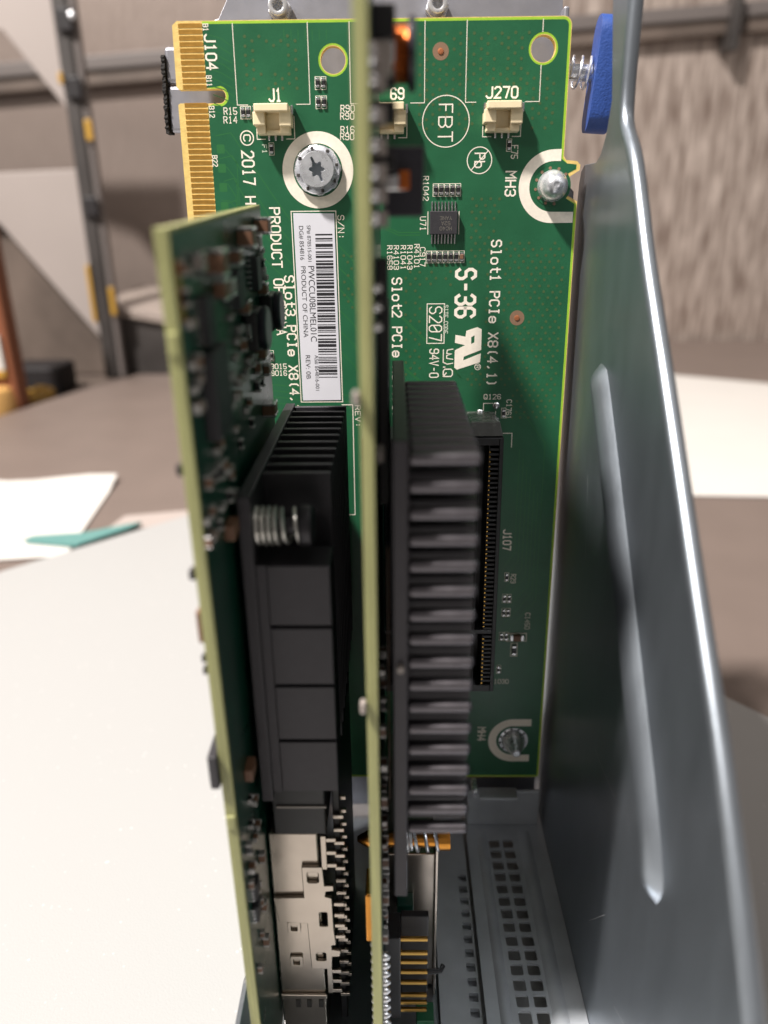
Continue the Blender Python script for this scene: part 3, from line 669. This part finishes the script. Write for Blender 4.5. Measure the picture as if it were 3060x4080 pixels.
# ------------------------------------------------------------------ add-in cards
def card(px0, px1, near, tilt):
    r = empty('network_card', W((px0+px1)/2, near[0], near[1]), (tilt,0,0)); return r
class Frame:
    """world (x, y, z) mm -> card local mm"""
    def __init__(s, root, x, y, z, t): s.o = (x, y, z); s.c = math.cos(t); s.s = math.sin(t)
    def __call__(s, x, y, z):
        dx, dy, dz = x-s.o[0], y-s.o[1], z-s.o[2]; return (dx, dy*s.c + dz*s.s, -dy*s.s + dz*s.c)
# --- left card
TL = math.radians(1.9)
LX0, LX1 = -24.1, -22.55
lc = card(LX0, LX1, (-80.6,-2.2), TL); lx = (LX0+LX1)/2
tag(lc, 'left add-in card in lime edged board with finned black heat sink and coil spring screw', 'circuit board', 'add-in cards plugged into the riser')
LF = Frame(lc, lx, -80.6, -2.2, TL)
pcb = [(0,0),(58,0),(58,-45),(75,-45),(75,-100),(62,-104),(62,-148),(0,-148)]
LYZ = lambda a, b, d: (d, a, b)
h = (LX1-LX0)/2
MB().slab([pcb], LYZ, -h, h).build('board', 'lime2', lc, bevel=.12)
ins = [(.5,-.5),(57.5,-.5),(57.5,-45.5),(66,-45.5),(66,-99.5),(61.5,-104.5),(61.5,-147.5),(.5,-147.5)]
MB().slab([ins], LYZ, h-.02, h+.03).build('solder_mask', 'mask2', lc); MB().slab([ins], LYZ, -h-.03, -h+.02).build('solder_mask', 'mask2', lc)
# mouse-bite tabs left on the near edge
for b in (-11.6,-79): MB().box(-h*.9,-.35,b-1.3,h*.9,.2,b+1.3).build('break_tab', 'lime2', lc, bevel=.25)
MB().box(h+.02,0.9,-3.2,h+.06,3.1,-9.5).build('gold_pad', 'gold', lc)
def comp(root, F, x, y, z, dx, dy, dz, material, name, bevel=.12, ends=None):
    """component whose back sits on board face x, centred (y, z)"""
    p = F(x, y, z); e = empty(name, Vector(p)*S, parent=root)
    sg = 1 if dx > 0 else -1
    if ends:
        MB().box(0,-dy/2,-dz/2*.72,dx,dy/2,dz/2*.72).build('body', material, e, bevel=bevel, seg=1)
        MB().box(0,-dy/2-.03,dz/2*.66,dx+sg*.04,dy/2+.03,dz/2).build('terminal', 'solder', e, bevel=.1)
        MB().box(0,-dy/2-.03,-dz/2,dx+sg*.04,dy/2+.03,-dz/2*.66).build('terminal', 'solder', e, bevel=.1)
    else: MB().box(0,-dy/2,-dz/2,dx,dy/2,dz/2).build('body', material, e, bevel=bevel)
    return e
def leaded(root, F, x, y, z, dx, dy, dz, n):
    e = comp(root, F, x, y, z, dx, dy, dz, 'chip', 'chip')
    me = MB().box(0,-.15,-.2,.5,.15,.2).mesh('pin', 'solder', bevel=.05, seg=1)
    for k in range(n):
        for s in (-1, 1): put('pin', me, e, (0, s*(dy/2+.2), -dz/2 + (k+.5)*dz/n))
fx = LX1 + .03
for (y, z, dx, dy, dz, m_) in ((-29,-3.4,2.4,3.0,2.6,'cap'),(-44,-4.6,2.4,3.4,3.0,'cap'),(-35,-5.6,1.8,2.2,2.2,'tan'),(-65,-6.6,2.3,3.6,3.2,'cap'),(-51,-6.8,1.6,3.0,2.0,'cap'),(-71.5,-6.0,1.3,2.2,2.0,'tan'),
        (-57,-10.2,1.5,3.0,2.2,'tan'),(-62,-10.0,1.6,3.0,2.6,'cap'),(-33,-32.8,2.2,3.2,2.4,'cap'),(-47,-14.0,1.6,2.6,2.0,'cap'),(-30,-13.2,1.6,2.4,2.0,'cap'),(-35.5,-22.8,1.6,2.6,2.0,'cap')):
    comp(lc, LF, fx, y, z, dx, dy, dz, m_, 'capacitor', .15, True)
for (y, z, dx, dy, dz, n) in ((-36.5,-10.2,1.5,3.6,5.0,6),(-52,-11.0,1.5,4.0,5.2,6),(-71,-12.6,1.4,4.0,5.4,6)): leaded(lc, LF, fx, y, z, dx, dy, dz, n)
comp(lc, LF, fx, -69.8, -21.2, 1.8, 8.0, 10.5, 'chip', 'chip', .25)
for (y, z) in ((-42.5,-17.8),(-27,-17.2)):
    e = empty('inductor', Vector(LF(fx, y, z))*S, parent=lc)
    MB().box(0,-3.1,-3.0,2.3,3.1,3.0).build('body', 'black', e, bevel=.5, seg=3)
    MB().lathe((2.2,0,0), (1,0,0), [(0,3.1),(.3,3.3),(.9,3.3),(1.15,3.0)], 24).build('top_plate', 'pen', e, smooth=True)
    MB().box(-.02,-3.5,-1.2,1.2,-3.05,1.2).build('terminal', 'solder', e, bevel=.1)
random.seed(21)
cap_small = MB().box(0,-.5,-.55,.9,.5,.55).mesh('body', 'cap', bevel=.08, seg=1); blk_small = MB().box(0,-.5,-.55,.7,.5,.55).mesh('body', 'black', bevel=.08, seg=1)
t_small = MB().box(0,-.52,-.22,.95,.52,.22).mesh('terminal', 'dull', bevel=.1, seg=1)
def scatter(root, F, x, regs, n, mirror=False):
    spots = []
    for _ in range(n*8):
        if len(spots) >= n: break
        y0, y1, z0, z1 = random.choice(regs); y, z = random.uniform(y0, y1), random.uniform(z0, z1)
        if all(abs(y-a) > 1.6 or abs(z-b) > 1.9 for a, b in spots): spots.append((y, z))
    for (y, z) in spots:
        e = empty('chip_component', Vector(F(x, y, z))*S, (random.choice((0, math.pi/2)), 0, math.pi if mirror else 0), root); s = random.uniform(.75,1.15); e.scale = (s,s,s)
        put('body', random.choice((cap_small, cap_small, blk_small)), e)
        put('terminal', t_small, e, (0,0,.75)); put('terminal', t_small, e, (0,0,-.75))
scatter(lc, LF, fx, [(-78.5,-75.5,-22,-5),(-64,-40,-26,-20),(-40,-28,-30,-20),(-79,-62,-38,-28),(-60,-46,-33,-14),(-33,-24,-12,-6)], 62)
scatter(lc, LF, fx, [(-76,-66,-116,-84)], 15)
for (y, z) in ((-73,-99),(-73.5,-103)): leaded(lc, LF, fx, y, z, 1.0, 2.4, 3.2, 4)
MB().box(0,0,0,1.3,3.2,2.2).build('capacitor', 'cap', lc, bevel=.2, loc=LF(fx,-71.5,-79.8))
MB().box(0,0,0,1.4,3.4,2.2).build('capacitor', 'cap', lc, bevel=.2, loc=LF(fx,-69.5,-41.5))
# parts on the hidden face that break the silhouette
for (y, z, dx, dy, dz, m_) in ((-78.5,-28.3,-.9,1.6,1.3,'black'),(-78.6,-41.6,-.8,1.6,1.3,'black'),(-78.0,-49.2,-.7,1.4,4.6,'cap'),(-78.2,-53.8,-.6,1.2,1.0,'black'),(-78.2,-55.6,-.6,1.2,1.0,'black'),(-76.6,-71.6,-1.3,5,5.6,'chip')):
    comp(lc, LF, LX0-.03, y, z, dx, dy, dz, m_, 'chip_component', .25)
# heat sink of the left card
hs = empty('heat_sink', Vector(LF(LX1, 0, 0))*S, (-TL,0,0), lc)
def HL(x, y, z): return (x-LX1, y, z)
mb = MB(); mb.box(1.2,-66,-88.5,3.0,-14,-36.6); mb.build('base', 'anod', hs, bevel=.15)
fin = MB().box(2.95,-.42,-87.5,13.1,.42,-37.0).mesh('fin', 'anod', bevel=.1, seg=1)
for k in range(11): put('fin', fin, hs, (0, -15.0 - 3.95*k, 0))
for k in range(4):
    z1 = -47.2 - 10.1*k; MB().box(4.4,-65.2,z1-9.6,13.4,-58.5,z1).build('fin_block', 'anod', hs, bevel=.15)
MB().box(2.9,-65.2,-87.2,4.38,-59,-47.2).box(3.8,-63.8,-87.0,13.0,-58.8,-47.6).build('fin_core', 'anod', hs)
sp = empty('spring_screw', Vector((2.0,-62.2,-42.3))*S, parent=hs)
hx_ = helix(0.9,4.2,0,0,2.6,3.8) + helix(4.2,7.4,0,0,2.45,1.8)[1:]
MB().tube(hx_, .31, 8).build('spring', 'spring', sp, smooth=True)
MB().lathe((.2,0,0), (1,0,0), [(0,1.2),(6.9,1.2),(6.95,2.8),(7.4,3.0),(8.6,2.9),(9.0,2.2)], 26).build('screw', 'anod', sp, smooth=True)
MB().box(0,-64.0,-98.5,9.0,-40,-87.8).build('connector_block', 'black', lc, bevel=.3, loc=(LF(LX1+1.6,0,0)))
MB().box(9.0-.0,-64.3,-91.9,.6,-63.9,-92.3).build('block_seam', 'tan', lc, loc=(LF(LX1+1.8,0,0)))
# optical cage of the left card
cg = empty('port_cage', Vector(LF(LX1, 0, 0))*S, (-TL,0,0), lc)
XZ = lambda y0: (lambda a, b, d: (a - LX1, y0 - d, b))
MB().box(0.3,-60,-156,8.9,-22,-101).build('shell', 'nickel', cg, bevel=.3)
pl = [(-16.7,-108.0),(-13.0,-108.0),(-12.8,-112.4),(-11.2,-112.4),(-11.2,-113.6),(-12.6,-113.8),(-12.8,-115.0),(-11.6,-115.4),(-11.5,-123.0),(-11.2,-127.0),(-12.0,-127.2),(-12.0,-128.3),(-10.4,-128.6),(-10.6,-130.0),(-12.0,-130.1),(-12.2,-133.3),(-16.0,-133.3),(-16.3,-121.6),(-21.4,-121.2),(-22.1,-115.4),(-16.6,-115.2)]
MB().slab([pl, rrect(-15.8,-111.7,-13.8,-109.2,.35,2), rrect(-14.0,-122.3,-12.6,-118.8,.2,2), rrect(-15.0,-131.2,-13.2,-129.0,.35,2)], XZ(-60), .05, .75).build('latch_plate', 'nickel', cg, bevel=.12)
for z in (-122.8,-131.6):
    MB().slab([rrect(-20.0,z-1.6,-17.6,z+1.2,.3,2), rrect(-19.4,z-1.0,-18.2,z+.6,.25,2)], XZ(-60), .05, .5).build('latch_window', 'nickel', cg, bevel=.08)
MB().box(.3,-60.6,-141.8,9.2,-60.0,-140.6).build('cage_lip', 'nickel', cg, bevel=.2)
for x in (-19.0,-16.9,-14.6): MB().box(x-LX1-.5,-60.5,-144.2,x-LX1+.4,-59.9,-142.2).build('slot_shade', 'dark', cg, bevel=.1)  # dark boxes on the shell paint the shade of the slots
comb = MB()
# side combs: a spine and separate fingers
def combplate(z1, n, pitch):
    sp_ = empty('side_comb', Vector((9.4,-60.3,z1))*S, parent=cg)
    MB().box(0,-.3,-n*pitch+1.4,1.0,.3,.3).build('spine', 'nickel', sp_, bevel=.1)
    fm = MB().box(.9,-.3,-.42,2.7,.3,.42).mesh('finger', 'nickel', bevel=.1)
    for k in range(n): put('finger', fm, sp_, (0,0,-.6-k*pitch))
combplate(-101.4, 3, 2.9); combplate(-133.6, 3, 2.6)
fm = MB().box(0,-.3,-.4,1.9,.3,.4).mesh('spring_finger', 'nickel', bevel=.1)
for z in (-117.3,-120.0,-122.6,-125.4): put('spring_finger', fm, cg, (11.2,-60.1,z))
for k in range(16):
    for c in range(2):
        put('spring_finger', fm, cg, (11.4 + .25*c, -57.0 + 3.2*c, -100 - 3.0*k + c*1.3))
MB().box(11.3,-56.5,-156,12.6,-24,-92).build('cage_side', 'black', cg, bevel=.2)
# bracket of the left card
br = empty('bracket', Vector(LF(lx, 0, 0))*S, (-TL,0,0), lc)
MB().box(-5.4,-79,-155.6,11,-8,-154.8).build('faceplate', 'steel', br, bevel=.25)
MB().slab([rrect(-80,-156,-63,-130,3.0,5)], lambda a,b,d:(-4.4+d,a,b), 0, .9).build('bent_tab', 'steel', br, bevel=.25)
# --- centre card
CX0, CX1 = -3.85, -2.35
cc = card(CX0, CX1, (-77.2,24), 0); ccx = (CX0+CX1)/2
tag(cc, 'middle add-in card seen edge-on with pin-fin black heat sink and copper inductors', 'circuit board', 'add-in cards plugged into the riser')
CF = Frame(cc, ccx, -77.2, 24, 0.0); h = (CX1-CX0)/2
pcb = [(0,0),(62,0),(62,-70),(75,-70),(75,-126),(62,-128),(62,-176),(0,-176)]
MB().slab([pcb], LYZ, -h, h).build('board', 'lime2', cc, bevel=.12)
ins = [(.5,-.5),(61.5,-.5),(61.5,-70),(66,-70.5),(66,-125.5),(61.5,-128.5),(61.5,-175.5),(.5,-175.5)]
MB().slab([ins], LYZ, h-.02, h+.03).build('solder_mask', 'mask2', cc); MB().slab([ins], LYZ, -h-.03, -h+.02).build('solder_mask', 'mask2', cc)
fx = CX1 + .03
# solder joints and capacitors in a line near the front edge
for (z, dz, hh) in ((14.0,3.6,2.3),(11.8,2.2,1.6),(8.6,2.2,1.5),(5.6,2.2,1.6),(2.9,2.6,1.6),(0.6,2.2,1.6),(-1.8,2.2,1.7),(-9.4,1.3,.9),(-11.6,1.3,.8),(-13.9,1.3,.8)):
    e = comp(cc, CF, fx, -68.5, z, hh, 4.0 if hh > 1 else 1.6, dz*.8, 'tan', 'capacitor', .2)
    MB().lathe((0,-2.6 if hh > 1 else -1.0,0), (1,0,0), [(0,dz*.36),(.4,dz*.34),(.8,dz*.2),(.95,dz*.08)], 14).build('solder_joint', 'solder', e, smooth=True)
for (z, dz) in ((18.4,2.7),(13.0,1.6),(9.6,1.8),(4.2,1.6)):
    comp(cc, CF, fx, -62, z, 2.6, 4, dz*1.2, 'black', 'chip', .2)
ind = empty('inductor', Vector(CF(fx,-57,16.2))*S, parent=cc)
MB().lathe((0,0,0), (1,0,0), [(0,3.9),(1.3,3.9),(1.35,2.2),(4.1,2.2),(4.15,4.0),(5.0,4.0)], 28).build('core', 'pen', ind, bevel=.1)
for k in range(6): MB().tube([(1.7+.45*k, 2.9*math.cos(a*math.pi/12), 2.9*math.sin(a*math.pi/12)) for a in range(24)], .28, 7, True).build('winding', 'copper', ind, smooth=True)
MB().box(.2,-4.6,-1.6,2.6,-3.4,2.0).build('terminal', 'solder', ind, bevel=.4, seg=3)
pb = empty('power_inductor', Vector(CF(fx,-55,2.2))*S, parent=cc)
MB().box(1.0,-4.2,-4.0,6.1,4.2,4.0).build('body', 'pen', pb, bevel=.3)
MB().box(.0,-5.9,-1.0,4.0,-4.1,.9).build('lead', 'solder', pb, bevel=.25); MB().box(2.9,-6.0,-.9,4.3,-4.15,1.3).build('bare_copper', 'copper', pb, bevel=.2)
comp(cc, CF, fx, -60, -9.6, 1.6, 4, 6, 'black', 'chip', .2)
comp(cc, CF, fx, -52, -27, 1.7, 12, 28, 'black', 'chip', .3)
MB().box(0,-66,-44,.2,-65.6,-88).build('copper_strap', 'cop_ring', cc, loc=CF(fx+1.2,0,0))
e = comp(cc, CF, fx, -69, -29.6, 1.0, 3.0, 1.6, 'tan', 'capacitor', .3)
scatter(cc, CF, fx, [(-70,-58,-104,-96),(-74,-60,-125,-104),(-72,-62,-95,-60)], 34)
for k in range(16):
    z = -118 - 2.05*k
    MB().lathe((0,0,0), (1,0,0), [(0,.8),(.5,.75),(1.0,.45),(1.2,.2)], 12).build('solder_joint', 'solder', cc, smooth=True, loc=CF(fx,-70,z))
    MB().lathe((0,0,0), (-1,0,0), [(0,.6),(.5,.5),(.8,.25)], 12).build('solder_joint', 'dull', cc, smooth=True, loc=CF(CX0-.03,-66,z))
for z in (-20.3,-61.5): comp(cc, CF, CX0-.03, -78, z, -.8, 1.4, 1.8, 'tan', 'chip_component', .3)
MB().box(0,-3,-5.4,-1.4,3,5.4).build('gold_frame', 'brass', cc, bevel=.3, loc=CF(CX0-.03,-64,-113))
# pin-fin heat sink: most coordinates scaled down about the camera, then written out
hs = empty('heat_sink', Vector(CF(CX1,0,0))*S, parent=cc)
MB().box(1.97,-73.4,-100.5,4.03,-23,-26.6).build('base', 'anod', hs, bevel=.2)
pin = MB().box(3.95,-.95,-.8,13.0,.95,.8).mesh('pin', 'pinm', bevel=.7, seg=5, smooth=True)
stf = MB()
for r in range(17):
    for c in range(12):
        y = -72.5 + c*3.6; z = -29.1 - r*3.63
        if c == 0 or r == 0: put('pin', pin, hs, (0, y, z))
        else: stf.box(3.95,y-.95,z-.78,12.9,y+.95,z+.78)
tag(stf.build('pins', 'anod', hs), kind='stuff')  # inner pins in darker anodising, painting the shade of the gaps
MB().cyl((3.0,-73.2,-58.5), (0,-1,0), .5, 1.1, 10).build('pin_mark', 'tan', hs)
# brass push pin with its spring through the sink's corner
pp = empty('push_pin', Vector(CF(0,-50,-112.2))*S, parent=cc)
MB().lathe((-7.4,0,0), (1,0,0), [(0,.5),(2.0,1.6),(2.4,1.6),(2.45,1.0),(4.4,1.0),(4.45,1.55),(15.2,1.55),(15.25,2.1),(17.5,2.1)], 24).build('shank', 'brass', pp, smooth=True)
MB().tube(helix(1.7,2.8,0,0,2.15,1.6)+helix(2.8,8.2,0,0,2.15,2.8)[1:], .34, 8).build('spring', 'chrome', pp, smooth=True)
# port cage and header of the centre card
cg = empty('port_cage', Vector(CF(CX1,0,0))*S, parent=cc)
MB().box(.4,-50,-152,9.9,-14,-116).build('shell', 'nickel', cg, bevel=.3)
MB().box(9.7,-52.2,-152,10.2,-46,-112.5).build('bright_edge', 'nickel', cg, bevel=.1)
MB().slab([rrect(2.0,-124.5,4.4,-117.5,.3,2)], lambda a,b,d:(a,-50-d,b), .05,.6).build('pressed_patch', 'steel', cg, bevel=.1)
MB().box(2.4,-53,-128.4,5.6,-50.0,-126.0).build('guide_block', 'mask2', cg, bevel=.2)
hd = empty('pin_header', Vector(CF(fx,-60,-131.5))*S, parent=cc)
MB().box(0,-3.4,-11.5,3.0,2.2,9.5).build('body', 'black', hd, bevel=.2)
pm = MB().box(2.8,-.35,-.35,7.9,.35,.35).mesh('pin', 'goldb', bevel=.12, seg=1)
for z in (8.0,4.5,2.2,-.4,-3.2,-6.6,-8.6,-10.6): put('pin', pm, hd, (0,-2.2,z))
me = MB().box(3.0,1.2,-11.5,8.2,2.6,9.5).mesh('shroud', 'black', bevel=.2); put('shroud', me, hd)
MB().tube([(7.9,-1.8,-1.0),(9,-1.6,-1.1),(10.4,-1.4,-1.2),(10.9,-.4,-1.2)], .5, 8).build('wire', 'black', hd, smooth=True)
MB().lathe((0,0,0), (1,0,0), [(0,3.2),(1.2,3.2),(2.6,2.6),(3.6,1.2)], 22).build('screw', 'chrome', cc, smooth=True, loc=CF(fx,-66,-146.5))
MB().box(0,-2,-1.2,3.4,2,1.2).build('green_jumper', 'mask', cc, bevel=.2, loc=CF(fx+6,-60,-147))
MB().box(-3,-92,-155.7,10.4,-8,-154.9).build('bracket', 'steel', cc, bevel=.25, loc=CF(CX1,0,0))

# ------------------------------------------------------------------ things on the table and along the wall
def sheet(name, pts, z, material, label, cat, curl=None, group=None):
    n = 10; vs = []; fs = []
    a, b, c, d = [Vector(p) for p in pts]
    for i in range(n+1):
        for j in range(n+1):
            p = a.lerp(b, i/n).lerp(d.lerp(c, i/n), j/n); zz = z + (curl(i/n, j/n) if curl else 0); vs.append((p.x, p.y, zz))
    N = (n+1)**2; vs += [(x, y, zz+.35) for x, y, zz in vs]
    for i in range(n):
        for j in range(n):
            q = i*(n+1)+j; fs.append((q, q+1, q+n+2, q+n+1)); fs.append((N+q, N+q+n+1, N+q+n+2, N+q+1))
    for i in range(n):
        for (q, q2) in ((i, i+1), (n*(n+1)+i, n*(n+1)+i+1), (i*(n+1), (i+1)*(n+1)), (i*(n+1)+n, (i+1)*(n+1)+n)): fs.append((q, q2, N+q2, N+q))
    e = empty(name, (0,0,0)); MB().add(vs, fs).build('page', material, e, smooth=True)
    return tag(e, label, cat, group)
pl_ = sheet('paper_sheet', [(-330,150),(-160,174),(-172,286),(-340,278)], -2.2, 'paper', 'printed white paper on the left of the table near the teal strip', 'paper', lambda i,j: 3.5*max(0, j-.8)*5*math.sin(i*5)**2)
mb = MB()
random.seed(8)
for k in range(9):
    y = 262-11*k; x0 = -300; x1 = random.uniform(-215,-185); mb.box(x0, y, 1.2+0, x1, y-3.2, 1.25)
# faint print lies just above the page
for i, v in enumerate(mb.v): mb.v[i] = (v[0], v[1], v[2]-2.8)
mb.build('faint_print', 'inkf', pl_)
sheet('paper_sheet', [(160,253),(420,238),(470,470),(250,590)], -2.4, 'paper', 'large blank white paper on the right behind the steel cage', 'paper', lambda i,j: 1.5*math.sin(j*3))
mb = MB(); mb.slab([[(-186,188),(-184,193),(-160,197),(-134,211),(-138,203),(-157,182)]], lambda a,b,d:(a,b,d), -1.4, .6)
tag(mb.build('plastic_strip', 'teal', bevel=.3), 'teal plastic strip poking out between paper and white panel', 'strip')
mb = MB(); mb.slab([[(-152,205),(-108,215),(-105,236),(-148,226)]], lambda a,b,d:(a,b,d), -2.8, -2.2)
tag(mb.build('grey_card', 'greyc'), 'small pale grey card lying flat beside the teal strip', 'card')
# rail on the wall
rl = empty('wall_rail', (0,0,0)); tag(rl, 'grey horizontal rail running across the brown wall', 'rail')
d = Vector((400-(-336), 0, 179-135)); L = d.length
mb = MB(); a = math.atan2(d.z, d.x)
def railbox(y0, y1, z0, z1, name, m_):
    vs = []
    for x in (-1200, 1600):
        zc = 135 + (x+336)*math.tan(a) + H0
        for (y, z) in ((y0,z0),(y1,z0),(y1,z1),(y0,z1)): vs.append((x, y, zc+z))
    MB().add(vs, [(0,1,2,3),(4,7,6,5),(0,4,5,1),(1,5,6,2),(2,6,7,3),(3,7,4,0)]).build(name, m_, rl, bevel=1.5)
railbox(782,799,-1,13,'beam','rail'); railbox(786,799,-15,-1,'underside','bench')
mb = MB(); mb.box(352,770,300,362,799,352); mb.build('rail_clip', 'dark', rl, bevel=1)
def px_prism(pts, y, th):
    return MB().slab([[(x, z + H0) for x, z in pts]], lambda a,b,d:(a, y+d, b), 0, th)
tag(px_prism([(-420,190),(-298,190),(-299,76),(-352,146),(-420,170)], 640, 6).build('foam_sheet', 'foil2', bevel=1), 'upper pale foam sheet with slanting lower edge left of the dark pole', 'foam sheet', 'pale sheets behind the pole')
tag(px_prism([(-430,28),(-297,32),(-297,-138),(-388,-16),(-430,-10)], 640, 6).build('foam_sheet', 'foil2', bevel=1), 'lower pale foam sheet with slanting bottom edge behind the dark pole', 'foam sheet', 'pale sheets behind the pole')
tag(px_prism([(-520,10),(-400,20),(-290,-110),(-290,-168),(-520,-168)], 652, 6).build('foam_sheet', 'bench', bevel=1), 'sheet at the foot of the pale sheets, darker colour standing for shade', 'foam sheet', 'pale sheets behind the pole')  # shaded part of the pale sheet, its shade put into the colour
po = empty('pole', W(-276,590,-158.9)); tag(po, 'dark grey upright pole with yellow tape patches at the left', 'pole')
MB().box(-8,-6,0,5,6,350).build('shaft', 'dark', po, bevel=2)
MB().box(5.2,-4,0,11,6,350).build('channel', 'rail', po, bevel=2)
for (x, z, dx, dz) in ((10,211,6,17),(-8,255,4,9),(-9,55,4,52),(10,61,5,26)): MB().box(x-dx/2,-9,z,x+dx/2,-5.5,z+dz).build('tape_patch', 'yellow', po, bevel=1)
for z in (243,293,148): MB().box(-4,-10,z,9,-5.5,z+18).build('bracket', 'blackbox', po, bevel=2)
MB().lathe((8,-7,305), (0,-1,0), [(0,3.5),(2,3.0),(3,1)], 14).build('bolt', 'chrome', po, smooth=True)
tag(MB().box(-368,560,-13.9,-318,600,14).build('black_case', 'blackbox', bevel=3), 'low black case on the bench behind the table', 'case')
lg = empty('metal_ledge', (0,0,0)); tag(lg, 'grey metal ledge with dark side below the wall by the pole', 'ledge')
mb = MB(); mb.slab([[(-286,68),(-200,40),(-60,20),(-60,6),(-200,25),(-286,52)]], lambda a,b,d:(a,b,d), 0, 0) if False else None
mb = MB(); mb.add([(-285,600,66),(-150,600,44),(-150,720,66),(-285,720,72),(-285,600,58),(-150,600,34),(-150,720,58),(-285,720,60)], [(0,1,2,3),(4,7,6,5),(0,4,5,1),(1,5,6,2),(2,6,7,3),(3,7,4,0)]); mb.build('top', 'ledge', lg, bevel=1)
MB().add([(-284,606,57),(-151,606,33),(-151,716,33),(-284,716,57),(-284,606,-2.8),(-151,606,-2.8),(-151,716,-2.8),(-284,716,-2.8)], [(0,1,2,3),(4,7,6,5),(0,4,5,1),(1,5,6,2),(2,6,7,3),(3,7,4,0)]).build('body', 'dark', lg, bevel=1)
wp = empty('wooden_post', W(-330,480,-170)); tag(wp, 'brown wooden post at the far left edge', 'post')
MB().box(-22,-10,0,14,10,176).build('shaft', 'wood', wp, bevel=2)
MB().box(-30,-14,44,8,-10.4,72).build('sticker', 'paper', wp); MB().box(-30,-14,38,8,-10.6,44).build('sticker_band', 'yellow', wp)
mb = MB(); mb.lathe((-345,470,-13.9), (0,0,1), [(0,26),(22,26),(28,24),(30,18)], 28)
tag(mb.build('tape_roll', 'orange', smooth=True), 'tan roll standing beside the table at the left edge', 'roll')
mb = MB(); mb.tube([(-328+16*math.cos(t/10*6.28), 520+20*math.sin(t/10*6.28), -11.2+t*.3) for t in range(34)], 2.6, 8)
tag(mb.build('yellow_cable', 'yellow', smooth=True), 'yellow cable coiled on the bench below the black case', 'cable')
